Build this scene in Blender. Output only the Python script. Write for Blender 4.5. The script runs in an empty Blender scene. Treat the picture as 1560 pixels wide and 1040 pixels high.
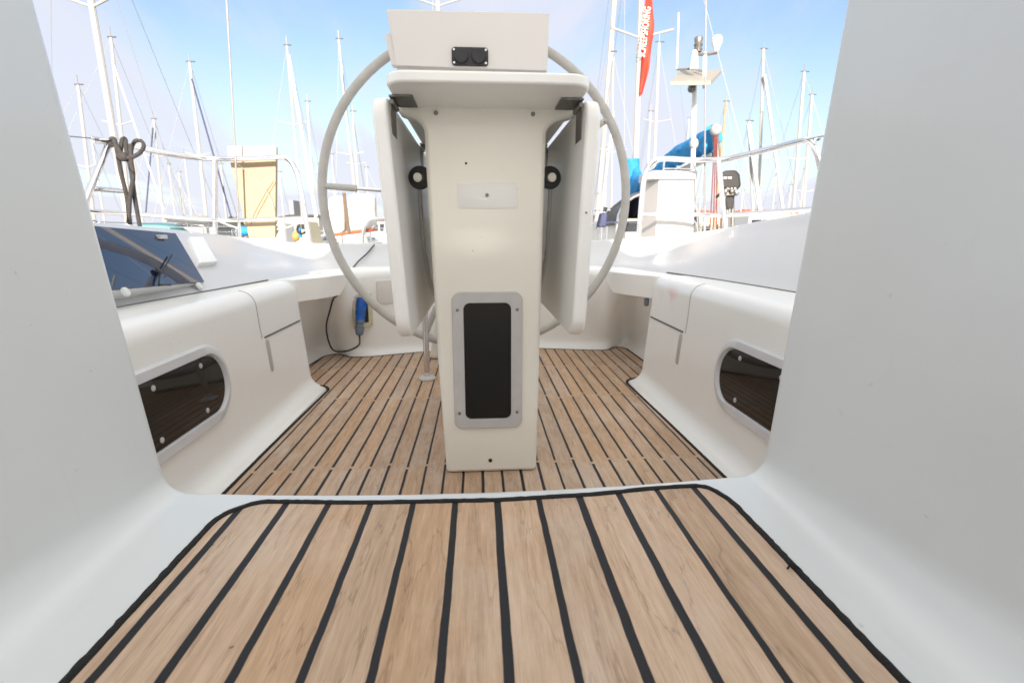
import bpy, bmesh, math, random
from mathutils import Vector, Matrix
from mathutils.bvhtree import BVHTree
random.seed(7)
R_ = math.radians
scene = bpy.context.scene
col = scene.collection

# ------------------------------------------------------------------ camera
F_PX = 760.0
PSI, TH = R_(3.8), math.atan(163/760.)
cp, sp, ct, st = math.cos(PSI), math.sin(PSI), math.cos(TH), math.sin(TH)
FW = Vector((sp*ct, cp*ct, -st)); RT = Vector((cp, -sp, 0)); UP = Vector((sp*st, cp*st, ct))
cam_d = bpy.data.cameras.new('camera'); cam = bpy.data.objects.new('camera', cam_d); col.objects.link(cam)
cam_d.sensor_width = 36; cam_d.lens = 36*F_PX/1560; cam_d.clip_start = .02; cam_d.clip_end = 3000
m = Matrix.Identity(4)
for i in range(3):
    m[i][0] = RT[i]; m[i][1] = UP[i]; m[i][2] = -FW[i]
cam.matrix_world = m
cam_d.dof.use_dof = True; cam_d.dof.focus_distance = .70; cam_d.dof.aperture_fstop = 10
scene.camera = cam

# measuring tools: sight line through a pixel of the photo, met with a real plane or surface
def ray(px, py): return FW + RT*((px-780)/F_PX) + UP*((520-py)/F_PX)
def onX(px, py, v): d = ray(px, py); return d*(v/d.x)
def onY(px, py, v): d = ray(px, py); return d*(v/d.y)
def onZ(px, py, v): d = ray(px, py); return d*(v/d.z)
def bvh(o): return BVHTree.FromPolygons([v.co.copy() for v in o.data.vertices], [tuple(p.vertices) for p in o.data.polygons])
def hit(px, py, t):
    h = t.ray_cast(Vector((0, 0, 0)), ray(px, py).normalized())
    return h[0], h[1]

# ------------------------------------------------------------------ helpers
def tag(o, label=None, cat=None, group=None, kind=None):
    if label: o['label'] = label
    if cat: o['category'] = cat
    if group: o['group'] = group
    if kind: o['kind'] = kind
    return o
def empty(name, loc=(0, 0, 0)):
    o = bpy.data.objects.new(name, None); o.location = loc; o.empty_display_size = .05
    col.objects.link(o); return o
class MB:
    def __init__(s): s.v = []; s.f = []
    def add(s, vs, fs):
        b = len(s.v); s.v += [Vector(v) for v in vs]; s.f += [tuple(b+i for i in f) for f in fs]; return s
    def box(s, a, b, rot=None, c=None):
        x0, y0, z0 = a; x1, y1, z1 = b
        vs = [Vector(p) for p in ((x0,y0,z0),(x1,y0,z0),(x1,y1,z0),(x0,y1,z0),(x0,y0,z1),(x1,y0,z1),(x1,y1,z1),(x0,y1,z1))]
        if rot is not None:
            c = Vector(c) if c is not None else (Vector(a)+Vector(b))/2
            vs = [c + rot @ (v-c) for v in vs]
        return s.add(vs, [(0,3,2,1),(4,5,6,7),(0,1,5,4),(1,2,6,5),(2,3,7,6),(3,0,4,7)])
    def hexa(s, bot, top):                      # 4 bottom + 4 top corners
        n = len(bot)
        return s.add(list(bot)+list(top), [tuple(reversed(range(n))), tuple(range(n, 2*n))] + [(i, (i+1) % n, n+(i+1) % n, n+i) for i in range(n)])
    def tube(s, pts, r, n=8, cap=True, closed=False):
        pts = [Vector(p) for p in pts]; k = len(pts); rs = r if isinstance(r, (list, tuple)) else [r]*k
        rings = []; prev = None
        for i, p in enumerate(pts):
            if closed: t = pts[(i+1) % k]-pts[i-1]
            else: t = pts[min(i+1, k-1)]-pts[max(i-1, 0)]
            t.normalize()
            if prev is None:
                a = Vector((0, 0, 1)) if abs(t.z) < .9 else Vector((1, 0, 0))
                u = t.cross(a).normalized()
            else: u = (prev - t*prev.dot(t)).normalized()
            prev = u; w = t.cross(u)
            rings.append([p + (u*math.cos(2*math.pi*j/n)+w*math.sin(2*math.pi*j/n))*rs[i] for j in range(n)])
        vs = [v for ring in rings for v in ring]; fs = []
        for i in range(k if closed else k-1):
            a, b = i*n, ((i+1) % k)*n
            for j in range(n): fs.append((a+j, a+(j+1) % n, b+(j+1) % n, b+j))
        if cap and not closed: fs += [tuple(reversed(range(n))), tuple(range((k-1)*n, k*n))]
        return s.add(vs, fs)
    def lathe(s, prof, o, axis=(0, 0, 1), n=20):
        o = Vector(o); ax = Vector(axis).normalized()
        a = Vector((0, 0, 1)) if abs(ax.z) < .9 else Vector((1, 0, 0)); u = ax.cross(a).normalized(); w = ax.cross(u)
        vs = [o+ax*h+(u*math.cos(2*math.pi*j/n)+w*math.sin(2*math.pi*j/n))*r for r, h in prof for j in range(n)]
        fs = [(i*n+j, i*n+(j+1) % n, (i+1)*n+(j+1) % n, (i+1)*n+j) for i in range(len(prof)-1) for j in range(n)]
        fs += [tuple(range(n)), tuple((len(prof)-1)*n+j for j in reversed(range(n)))]
        return s.add(vs, fs)
    def ball(s, c, rx, ry=None, rz=None, n=12, k=8):
        ry = ry or rx; rz = rz or rx; c = Vector(c)
        vs = [c+Vector((rx*math.sin(math.pi*i/k)*math.cos(2*math.pi*j/n), ry*math.sin(math.pi*i/k)*math.sin(2*math.pi*j/n), rz*math.cos(math.pi*i/k))) for i in range(k+1) for j in range(n)]
        return s.add(vs, [(i*n+j, (i+1)*n+j, (i+1)*n+(j+1) % n, i*n+(j+1) % n) for i in range(k) for j in range(n)])
    def grid(s, rows, closed=False):
        k = len(rows[0]); vs = [p for r in rows for p in r]; fs = []
        for i in range(len(rows)-1):
            for j in range(k if closed else k-1):
                fs.append((i*k+j, i*k+(j+1) % k, (i+1)*k+(j+1) % k, (i+1)*k+j))
        return s.add(vs, fs)
    def build(s, name, mt, parent=None, smooth=True, bevel=0, seg=3, angle=40, weld=True, recalc=True):
        me = bpy.data.meshes.new(name)
        bm = bmesh.new(); vv = [bm.verts.new(v) for v in s.v]
        for f in s.f:
            if len(set(f)) < 3: continue
            try: bm.faces.new([vv[i] for i in f])
            except ValueError: pass
        if weld: bmesh.ops.remove_doubles(bm, verts=bm.verts, dist=1e-5)
        if recalc: bmesh.ops.recalc_face_normals(bm, faces=bm.faces)
        if smooth:
            for f in bm.faces: f.smooth = True
            for e in bm.edges:
                if len(e.link_faces) == 2 and e.calc_face_angle(0) > R_(angle): e.smooth = False
        bm.to_mesh(me); bm.free()
        me.materials.append(mt)
        o = bpy.data.objects.new(name, me); col.objects.link(o)
        if parent is not None:
            o.parent = parent; o.matrix_parent_inverse = Matrix.Identity(4)
            if parent.type == 'EMPTY' or parent.parent:
                pass
            # vertices are given in world space: shift them into the parent's frame
            off = world_loc(parent)
            if off.length > 0:
                for v in me.vertices: v.co -= off
        if bevel:
            b = o.modifiers.new('bevel', 'BEVEL'); b.width = bevel; b.segments = seg; b.limit_method = 'ANGLE'; b.angle_limit = R_(35)
            b.harden_normals = True
        return o
def world_loc(o):
    l = Vector((0, 0, 0))
    while o is not None: l += o.location; o = o.parent
    return l
def spline(pts, n=8, closed=False):
    P = [Vector(p) for p in pts]; k = len(P); out = []
    for i in range(k if closed else k-1):
        p0 = P[i-1] if (i > 0 or closed) else P[0]*2-P[1]
        p1 = P[i]; p2 = P[(i+1) % k]
        p3 = P[(i+2) % k] if (i+2 < k or closed) else P[k-1]*2-P[k-2]
        for j in range(n):
            t = j/n
            out.append(.5*((2*p1)+(p2-p0)*t+(2*p0-5*p1+4*p2-p3)*t*t+(3*p1-p0-3*p2+p3)*t**3))
    if not closed: out.append(P[-1])
    return out
def bend(pts, r=.05, n=5):                     # polyline with rounded corners
    P = [Vector(p) for p in pts]; out = [P[0]]
    for i in range(1, len(P)-1):
        a, b, c = P[i-1], P[i], P[i+1]; ra = min(r, (a-b).length*.45, (c-b).length*.45)
        s = b+(a-b).normalized()*ra; e = b+(c-b).normalized()*ra
        for j in range(n+1):
            t = j/n; out.append(s*(1-t)**2+b*2*t*(1-t)+e*t*t)
    out.append(P[-1]); return out
def rrect(w, h, r, n=6):                       # 2D rounded rectangle, centred
    out = []
    for cx, cy, a0 in ((w/2-r, h/2-r, 0), (-w/2+r, h/2-r, 90), (-w/2+r, -h/2+r, 180), (w/2-r, -h/2+r, 270)):
        for i in range(n+1):
            a = R_(a0+90*i/n); out.append((cx+r*math.cos(a), cy+r*math.sin(a)))
    return out
def slab(mb, out2, origin, u, v, d, chamfer=0):  # 2D outline -> prism from origin plane, thickness along d; chamfer on far side
    o = Vector(origin); u = Vector(u); v = Vector(v); d = Vector(d)
    cx = sum(p[0] for p in out2)/len(out2); cy = sum(p[1] for p in out2)/len(out2); n = len(out2)
    L = [[o+u*x+v*y for x, y in out2]]
    if chamfer:
        dl = d.length; dn = d.normalized()
        for k in range(0, 5):
            a = math.pi/2*k/4; ins = chamfer*(1-math.cos(a)); h = dl-chamfer+chamfer*math.sin(a)
            ring = []
            for x, y in out2:
                q = Vector((cx-x, cy-y)); ln = q.length or 1
                ring.append(o+u*(x+q.x/ln*ins)+v*(y+q.y/ln*ins)+dn*h)
            L.append(ring)
    else: L.append([p+d for p in L[0]])
    vs = [p for r in L for p in r]; k = len(L)
    fs = [tuple(reversed(range(n))), tuple(range((k-1)*n, k*n))]
    for i in range(k-1):
        for j in range(n): fs.append((i*n+j, i*n+(j+1) % n, (i+1)*n+(j+1) % n, (i+1)*n+j))
    mb.add(vs, fs); return mb
def ring_slab(mb, outer, inner, origin, u, v, d, inset=0.0, lip=0.0):
    # frame between two outlines of equal point count; inner edge chamfers back by lip
    o = Vector(origin); u = Vector(u); v = Vector(v); d = Vector(d); n = len(outer)
    def sc(pts, k):
        cx = sum(p[0] for p in pts)/n; cy = sum(p[1] for p in pts)/n
        res = []
        for x, y in pts:
            q = Vector((cx-x, cy-y)); ln = q.length or 1; res.append((x+q.x/ln*k, y+q.y/ln*k))
        return res
    A = [o+u*x+v*y for x, y in outer]; B = [o+u*x+v*y+d*.6 for x, y in outer]
    C_ = [o+u*x+v*y+d for x, y in sc(outer, inset)]
    D = [o+u*x+v*y+d for x, y in sc(inner, -lip)]; E_ = [o+u*x+v*y for x, y in inner]
    vs = A+B+C_+D+E_; fs = []
    for L in range(4):
        for j in range(n): fs.append((L*n+j, L*n+(j+1) % n, (L+1)*n+(j+1) % n, (L+1)*n+j))
    for j in range(n): fs.append((4*n+j, 4*n+(j+1) % n, (j+1) % n, j))
    mb.add(vs, fs); return mb

# ------------------------------------------------------------------ materials
def new_mat(name):
    mt = bpy.data.materials.new(name); mt.use_nodes = True; nt = mt.node_tree
    return mt, nt, nt.nodes['Principled BSDF']
def N(nt, t, **kw):
    n = nt.nodes.new(t)
    for k, v in kw.items():
        if k.startswith('i_'): n.inputs[k[2:].replace('_', ' ')].default_value = v
        else: setattr(n, k, v)
    return n
def plain(name, c, rough=.5, metal=0, coat=0, var=.06, scale=6., bump=0., bscale=60., dirt=0.):
    mt, nt, b = new_mat(name); L = nt.links.new
    tc = N(nt, 'ShaderNodeTexCoord'); nz = N(nt, 'ShaderNodeTexNoise', i_Scale=scale, i_Detail=5.0)
    L(tc.outputs['Object'], nz.inputs['Vector'])
    cr = N(nt, 'ShaderNodeValToRGB'); c = Vector(c[:3])
    cr.color_ramp.elements[0].position = .3; cr.color_ramp.elements[1].position = .7
    cr.color_ramp.elements[0].color = (*(c*(1-var)), 1); cr.color_ramp.elements[1].color = (*[min(1, x) for x in c*(1+var*.6)], 1)
    L(nz.outputs['Fac'], cr.inputs['Fac']); outc = cr.outputs['Color']
    if dirt:
        n2 = N(nt, 'ShaderNodeTexNoise', i_Scale=55.0, i_Detail=3.0); L(tc.outputs['Object'], n2.inputs['Vector'])
        r2 = N(nt, 'ShaderNodeValToRGB'); r2.color_ramp.elements[0].position = .735; r2.color_ramp.elements[1].position = .79
        L(n2.outputs['Fac'], r2.inputs['Fac'])
        mx = N(nt, 'ShaderNodeMix', data_type='RGBA'); mx.inputs['B'].default_value = (.22, .19, .15, 1)
        ml = N(nt, 'ShaderNodeMath', operation='MULTIPLY'); ml.inputs[1].default_value = dirt
        L(r2.outputs['Color'], ml.inputs[0]); L(ml.outputs[0], mx.inputs['Factor']); L(outc, mx.inputs['A']); outc = mx.outputs['Result']
    if dirt:                                    # faint scuffs rubbed along the surface
        for sc_, st_ in (((3, 40, 5), .09), ((38, 4, 30), .07)):
            mp_ = N(nt, 'ShaderNodeMapping'); mp_.inputs['Scale'].default_value = sc_; mp_.inputs['Rotation'].default_value = (.3, .5, .2); L(tc.outputs['Object'], mp_.inputs['Vector'])
            n5 = N(nt, 'ShaderNodeTexNoise', i_Scale=1.0, i_Detail=7.0, i_Roughness=.7); L(mp_.outputs[0], n5.inputs['Vector'])
            r5 = N(nt, 'ShaderNodeMapRange'); r5.inputs['From Min'].default_value = .60; r5.inputs['From Max'].default_value = .80; r5.inputs['To Max'].default_value = st_*min(1, dirt*3); L(n5.outputs['Fac'], r5.inputs['Value'])
            mx = N(nt, 'ShaderNodeMix', data_type='RGBA'); mx.inputs['B'].default_value = (.30, .28, .25, 1); L(r5.outputs['Result'], mx.inputs['Factor']); L(outc, mx.inputs['A']); outc = mx.outputs['Result']
    L(outc, b.inputs['Base Color'])
    b.inputs['Roughness'].default_value = rough; b.inputs['Metallic'].default_value = metal
    if coat: b.inputs['Coat Weight'].default_value = coat; b.inputs['Coat Roughness'].default_value = .12
    mr = N(nt, 'ShaderNodeMapRange'); mr.inputs['To Min'].default_value = max(0, rough-.07); mr.inputs['To Max'].default_value = rough+.1
    n3 = N(nt, 'ShaderNodeTexNoise', i_Scale=scale*2.3, i_Detail=6.0); L(tc.outputs['Object'], n3.inputs['Vector'])
    L(n3.outputs['Fac'], mr.inputs['Value']); L(mr.outputs['Result'], b.inputs['Roughness'])
    if bump:
        n4 = N(nt, 'ShaderNodeTexNoise', i_Scale=bscale, i_Detail=4.0); L(tc.outputs['Object'], n4.inputs['Vector'])
        bp = N(nt, 'ShaderNodeBump', i_Strength=bump, i_Distance=(.002 if bscale > 20 else .04)); L(n4.outputs['Fac'], bp.inputs['Height']); L(bp.outputs['Normal'], b.inputs['Normal'])
    return mt
GEL = plain('gelcoat_white', (.84, .835, .815), .30, coat=.25, var=.025, scale=2.2, dirt=.25)
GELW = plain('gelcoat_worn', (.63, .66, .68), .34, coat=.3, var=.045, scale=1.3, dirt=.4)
CREAM = plain('gelcoat_cream', (.80, .785, .72), .34, coat=.2, var=.03, scale=3., dirt=.5)
TABLE = plain('table_laminate', (.85, .85, .835), .40, coat=.1, var=.015, scale=2., dirt=.05)
PODM = plain('pod_plastic', (.67, .635, .60), .45, var=.02, scale=3., dirt=.3)
FRAME = plain('frame_grey', (.50, .49, .50), .5, var=.06, scale=30., bump=.15, bscale=300)
FRAMEL = plain('frame_light', (.62, .62, .64), .42, var=.04, scale=20.)
RIM = plain('wheel_leather', (.47, .455, .42), .6, var=.1, scale=18., bump=.3, bscale=220)
STEEL = plain('stainless_steel', (.72, .72, .74), .16, metal=1, var=.04, scale=14.)
DSTEEL = plain('dull_steel', (.22, .21, .20), .48, metal=.8, var=.2, scale=40., bump=.2)
COAMG = plain('gelcoat_shaded', (.57, .57, .58), .33, coat=.2, var=.03, scale=1.5, dirt=.3)  # same gelcoat as the benches, colour darkened to bring out the coaming's shade
BLACK = plain('black_plastic', (.012, .012, .014), .5, var=.2, scale=30.)
SEAL = plain('black_sealant', (.006, .006, .007), .85, var=.3, scale=60., bump=.8, bscale=260)
SEAM = plain('seam_shadow_gap', (.10, .10, .10), .7, var=.2)
GROOVE = plain('moulded_groove', (.45, .44, .42), .5, var=.05)
WHITE = plain('white_paint', (.72, .72, .71), .35, var=.03, scale=3.)
MASTM = plain('mast_alloy', (.33, .33, .325), .4, var=.05, scale=2.)
WIRE = plain('wire_steel', (.25, .25, .26), .35, metal=.5, var=.05)
LINEW = plain('pale_line', (.34, .34, .34), .6, var=.06)
ROPE = plain('dark_rope', (.035, .032, .034), .8, var=.4, scale=120., bump=.8, bscale=400)
CABLE = plain('black_cable', (.015, .015, .016), .4, var=.2)
BLUE = plain('blue_plug_plastic', (.01, .11, .48), .38, var=.1, scale=40.)
GREYBLUE = plain('grey_plug_plastic', (.13, .17, .22), .4, var=.1, scale=40.)
BEIGE = plain('aged_beige_plastic', (.58, .52, .36), .5, var=.12, scale=30.)
PLY = plain('weathered_board', (.33, .25, .165), .6, var=.1, scale=5.)
LOCK = plain('locker_white', (.52, .50, .49), .4, var=.03)
BCOVER = plain('blue_sail_cover', (.015, .22, .52), .75, var=.2, scale=4., bump=.6, bscale=9)
NCOVER = plain('navy_canvas', (.05, .06, .13), .8, var=.2, scale=4., bump=.5, bscale=9)
GCANVAS = plain('grey_canvas', (.09, .09, .10), .85, var=.2, scale=4., bump=.5, bscale=9)
WCANVAS = plain('white_canvas', (.58, .57, .54), .8, var=.08, scale=5., bump=.4, bscale=12)
REDF = plain('red_banner', (.75, .05, .03), .75, var=.12, scale=3.)
ORANGE = plain('orange_strap', (.36, .08, .03), .7, var=.1)
BROWN = plain('brown_strap', (.13, .09, .065), .8, var=.2, scale=60)
TEAL = plain('teal_tarp', (.07, .26, .28), .6, var=.08)
REDROOF = plain('red_tiles', (.45, .12, .07), .8, var=.25, scale=3.)
BRICK = plain('sand_brick', (.52, .40, .29), .85, var=.2, scale=2.5)
GREYW = plain('grey_wall', (.42, .42, .42), .8, var=.12, scale=1.)
DARKROOF = plain('dark_roof', (.07, .065, .06), .8, var=.3, scale=6.)
WINDOWM = plain('boat_window', (.03, .035, .045), .12, var=.1)
STONE = plain('quay_stone', (.42, .35, .26), .9, var=.25, scale=1.2, bump=.5, bscale=4)
BARK = plain('tree_bark', (.12, .09, .06), .9, var=.3, scale=8)
LEAF = plain('tree_leaves', (.085, .10, .03), .8, var=.45, scale=1.3)
PINK = plain('weathered_red', (.17, .035, .035), .7, var=.15)
HULLW = plain('hull_white', (.52, .52, .51), .3, coat=.2, var=.03)
HULLN = plain('hull_navy', (.03, .05, .13), .3, coat=.2, var=.1)
SOLAR = plain('solar_underside', (.22, .21, .19), .5, var=.05)
YEL = plain('yellow_buoy', (.38, .24, .06), .5, var=.1)

mt, nt, b = new_mat('fill_canvas'); L = nt.links.new; CANVAS = mt  # translucent so the added hood glows with sun and fills the cockpit
tr_ = N(nt, 'ShaderNodeBsdfTranslucent'); tr_.inputs['Color'].default_value = (.88, .89, .90, 1); b.inputs['Base Color'].default_value = (.74, .71, .64, 1); b.inputs['Roughness'].default_value = .9
mxs = N(nt, 'ShaderNodeMixShader'); mxs.inputs[0].default_value = .62; L(b.outputs[0], mxs.inputs[1]); L(tr_.outputs[0], mxs.inputs[2]); L(mxs.outputs[0], nt.nodes['Material Output'].inputs['Surface'])
def glassy(name, c, rough=.06, spec=.5):
    mt, nt, b = new_mat(name); L = nt.links.new
    b.inputs['Base Color'].default_value = (*c, 1); b.inputs['Roughness'].default_value = rough
    b.inputs['Specular IOR Level'].default_value = spec
    tc = N(nt, 'ShaderNodeTexCoord'); nz = N(nt, 'ShaderNodeTexNoise', i_Scale=9.0, i_Detail=6.0); L(tc.outputs['Object'], nz.inputs['Vector'])
    mr = N(nt, 'ShaderNodeMapRange'); mr.inputs['To Min'].default_value = rough*.85; mr.inputs['To Max'].default_value = rough*1.25
    L(nz.outputs['Fac'], mr.inputs['Value']); L(mr.outputs['Result'], b.inputs['Roughness'])
    return mt
SMOKE = glassy('smoked_acrylic', (.008, .007, .007), .04)
PORT = glassy('tinted_blue_acrylic', (.012, .022, .06), .012, .9)
PORT.node_tree.nodes['Principled BSDF'].inputs['IOR'].default_value = 1.6
HATCHG = glassy('hatch_acrylic', (.012, .012, .011), .22, .35)
LAMPG = plain('white_disc', (.85, .84, .80), .3, var=.02)

def teak(name, pitch, x0, cw, rows=(), gray=0.):
    mt, nt, b = new_mat(name); L = nt.links.new
    def M(op, a, bb=None, c=None):
        n = nt.nodes.new('ShaderNodeMath'); n.operation = op
        for i, s in enumerate((a, bb, c)):
            if s is None: continue
            if isinstance(s, (int, float)): n.inputs[i].default_value = s
            else: L(s, n.inputs[i])
        return n.outputs[0]
    tc = N(nt, 'ShaderNodeTexCoord'); sx = N(nt, 'ShaderNodeSeparateXYZ'); L(tc.outputs['Object'], sx.inputs[0])
    x, y = sx.outputs['X'], sx.outputs['Y']
    wob = N(nt, 'ShaderNodeTexNoise', i_Scale=26.0, i_Detail=5.0); L(tc.outputs['Object'], wob.inputs['Vector'])
    wl = N(nt, 'ShaderNodeTexNoise', i_Scale=3.0, i_Detail=1.0); L(tc.outputs['Object'], wl.inputs['Vector'])
    xw = M('ADD', M('ADD', x, M('MULTIPLY', M('SUBTRACT', wob.outputs['Fac'], .5), .0022)), M('MULTIPLY', M('SUBTRACT', wl.outputs['Fac'], .5), .004))
    u = M('DIVIDE', M('SUBTRACT', xw, x0), pitch)
    pid = M('FLOOR', u); lid = M('ROUND', u)
    dist = M('MULTIPLY', M('ABSOLUTE', M('SUBTRACT', u, lid)), pitch)
    # caulk width varies a little from seam to seam
    wn = N(nt, 'ShaderNodeTexWhiteNoise', noise_dimensions='1D'); L(lid, wn.inputs['W'])
    half = M('MULTIPLY', M('ADD', M('MULTIPLY', wn.outputs['Value'], .3), .85), cw/2)
    ca = N(nt, 'ShaderNodeMapRange'); ca.inputs['From Min'].default_value = -.0005; ca.inputs['From Max'].default_value = .0005
    ca.inputs['To Min'].default_value = 1; ca.inputs['To Max'].default_value = 0
    L(M('SUBTRACT', dist, half), ca.inputs['Value']); caulk = ca.outputs['Result']
    seg = None
    for (ry, amp) in rows:                      # rows where the caulk is interrupted by a butt joint
        w2 = N(nt, 'ShaderNodeTexWhiteNoise', noise_dimensions='1D'); L(M('ADD', lid, ry*7.3), w2.inputs['W'])
        yy = M('ADD', M('SUBTRACT', y, ry), M('MULTIPLY', M('SUBTRACT', w2.outputs['Value'], .5), amp))
        caulk = M('MULTIPLY', caulk, M('GREATER_THAN', M('ABSOLUTE', yy), .0062))
        w3 = N(nt, 'ShaderNodeTexWhiteNoise', noise_dimensions='1D'); L(M('ADD', pid, ry*3.1), w3.inputs['W'])
        g = M('GREATER_THAN', M('ADD', M('SUBTRACT', y, ry), M('MULTIPLY', M('SUBTRACT', w3.outputs['Value'], .5), amp)), 0.)
        seg = g if seg is None else M('ADD', seg, g)
    if seg is None: seg = M('MULTIPLY', pid, 0.)
    key = M('ADD', pid, M('MULTIPLY', seg, 17.37))
    cmb = N(nt, 'ShaderNodeCombineXYZ'); L(M('ADD', M('MULTIPLY', x, 60.), M('MULTIPLY', key, 5.1)), cmb.inputs[0])
    wv = N(nt, 'ShaderNodeTexNoise', i_Scale=5.0, i_Detail=2.0); L(tc.outputs['Object'], wv.inputs['Vector'])
    L(M('ADD', M('MULTIPLY', y, 3.2), M('MULTIPLY', key, 3.7)), cmb.inputs[1]); L(M('MULTIPLY', wv.outputs['Fac'], 1.5), cmb.inputs[2])
    gr = N(nt, 'ShaderNodeTexNoise', i_Scale=2.2, i_Detail=8.0, i_Roughness=.65); L(cmb.outputs[0], gr.inputs['Vector'])
    cm2 = N(nt, 'ShaderNodeCombineXYZ'); L(M('ADD', M('MULTIPLY', x, 22.), M('MULTIPLY', key, 2.9)), cm2.inputs[0]); L(M('MULTIPLY', y, 2.2), cm2.inputs[1]); L(M('MULTIPLY', key, 1.3), cm2.inputs[2])
    crk = N(nt, 'ShaderNodeTexNoise', i_Scale=1.6, i_Detail=5.0, i_Roughness=.5, i_Distortion=.15); L(cm2.outputs[0], crk.inputs['Vector'])
    cmf = N(nt, 'ShaderNodeCombineXYZ'); L(M('MULTIPLY', x, 900.), cmf.inputs[0]); L(M('MULTIPLY', y, 30.), cmf.inputs[1])
    fine = N(nt, 'ShaderNodeTexNoise', i_Scale=1.0, i_Detail=3.0); L(cmf.outputs[0], fine.inputs['Vector'])
    cr = N(nt, 'ShaderNodeValToRGB'); e = cr.color_ramp.elements
    e[0].position = .2; e[0].color = (.35, .235, .155, 1); e[1].position = .8; e[1].color = (.60, .44, .32, 1)
    mid = e.new(.5); mid.color = (.495, .342, .232, 1)
    L(gr.outputs['Fac'], cr.inputs['Fac'])
    pv = N(nt, 'ShaderNodeTexWhiteNoise', noise_dimensions='1D'); L(key, pv.inputs['W'])
    hsv = N(nt, 'ShaderNodeHueSaturation'); L(cr.outputs['Color'], hsv.inputs['Color'])
    L(M('ADD', .89, M('MULTIPLY', pv.outputs['Value'], .16)), hsv.inputs['Value'])
    w4 = N(nt, 'ShaderNodeTexWhiteNoise', noise_dimensions='1D'); L(M('ADD', key, 31.7), w4.inputs['W'])
    L(M('ADD', .88, M('MULTIPLY', w4.outputs['Value'], .24)), hsv.inputs['Saturation'])
    # narrow dark growth lines
    gl = N(nt, 'ShaderNodeMapRange'); gl.inputs['From Min'].default_value = 0.0; gl.inputs['From Max'].default_value = .012; gl.inputs['To Min'].default_value = .62; gl.inputs['To Max'].default_value = 1
    L(M('ABSOLUTE', M('SUBTRACT', crk.outputs['Fac'], .53)), gl.inputs['Value'])
    gm = N(nt, 'ShaderNodeMix', data_type='RGBA', blend_type='MULTIPLY'); gm.inputs['Factor'].default_value = .75
    L(hsv.outputs['Color'], gm.inputs['A']); L(gl.outputs['Result'], gm.inputs['B'])
    fm = N(nt, 'ShaderNodeMapRange'); fm.inputs['From Min'].default_value = .3; fm.inputs['From Max'].default_value = .7; fm.inputs['To Min'].default_value = .86; fm.inputs['To Max'].default_value = 1.1
    L(fine.outputs['Fac'], fm.inputs['Value'])
    fx = N(nt, 'ShaderNodeMix', data_type='RGBA', blend_type='MULTIPLY'); fx.inputs['Factor'].default_value = 1; L(gm.outputs['Result'], fx.inputs['A']); L(fm.outputs['Result'], fx.inputs['B'])
    # pale salty wear in patches
    wr = N(nt, 'ShaderNodeTexNoise', i_Scale=7.0, i_Detail=7.0, i_Roughness=.7); mpw = N(nt, 'ShaderNodeMapping'); mpw.inputs['Scale'].default_value = (1, .55, 1); L(tc.outputs['Object'], mpw.inputs['Vector']); L(mpw.outputs[0], wr.inputs['Vector'])
    wm = N(nt, 'ShaderNodeMapRange'); wm.inputs['From Min'].default_value = .5; wm.inputs['From Max'].default_value = .74; wm.inputs['To Max'].default_value = .55+gray
    L(wr.outputs['Fac'], wm.inputs['Value'])
    wx = N(nt, 'ShaderNodeMix', data_type='RGBA'); wx.inputs['B'].default_value = (.62, .54, .47, 1); L(wm.outputs['Result'], wx.inputs['Factor']); L(fx.outputs['Result'], wx.inputs['A'])
    # small dark spots
    sn = N(nt, 'ShaderNodeTexNoise', i_Scale=70.0, i_Detail=2.0); L(tc.outputs['Object'], sn.inputs['Vector'])
    sr = N(nt, 'ShaderNodeMapRange'); sr.inputs['From Min'].default_value = .76; sr.inputs['From Max'].default_value = .80; L(sn.outputs['Fac'], sr.inputs['Value'])
    sxm = N(nt, 'ShaderNodeMix', data_type='RGBA'); sxm.inputs['B'].default_value = (.10, .06, .04, 1); L(sr.outputs['Result'], sxm.inputs['Factor']); L(wx.outputs['Result'], sxm.inputs['A'])
    fin = N(nt, 'ShaderNodeMix', data_type='RGBA'); fin.inputs['B'].default_value = (.010, .010, .013, 1)
    L(caulk, fin.inputs['Factor']); L(sxm.outputs['Result'], fin.inputs['A']); L(fin.outputs['Result'], b.inputs['Base Color'])
    rg = M('SUBTRACT', .72, M('MULTIPLY', caulk, .12)); L(rg, b.inputs['Roughness'])
    b.inputs['Specular IOR Level'].default_value = .35
    hgt = M('SUBTRACT', M('ADD', M('MULTIPLY', gr.outputs['Fac'], .35), M('MULTIPLY', fine.outputs['Fac'], .25)), M('MULTIPLY', caulk, .8))
    bp = N(nt, 'ShaderNodeBump', i_Strength=.45, i_Distance=.0012); L(hgt, bp.inputs['Height']); L(bp.outputs['Normal'], b.inputs['Normal'])
    return mt
TEAK1 = teak('teak_bridge_planks', .0530, .019, .0084, rows=(), gray=-.1)
TEAK2 = teak('teak_cockpit_planks', .0500, .0035, .0070, rows=((1.262, .035), (1.83, .05), (2.27, .05)))

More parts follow.
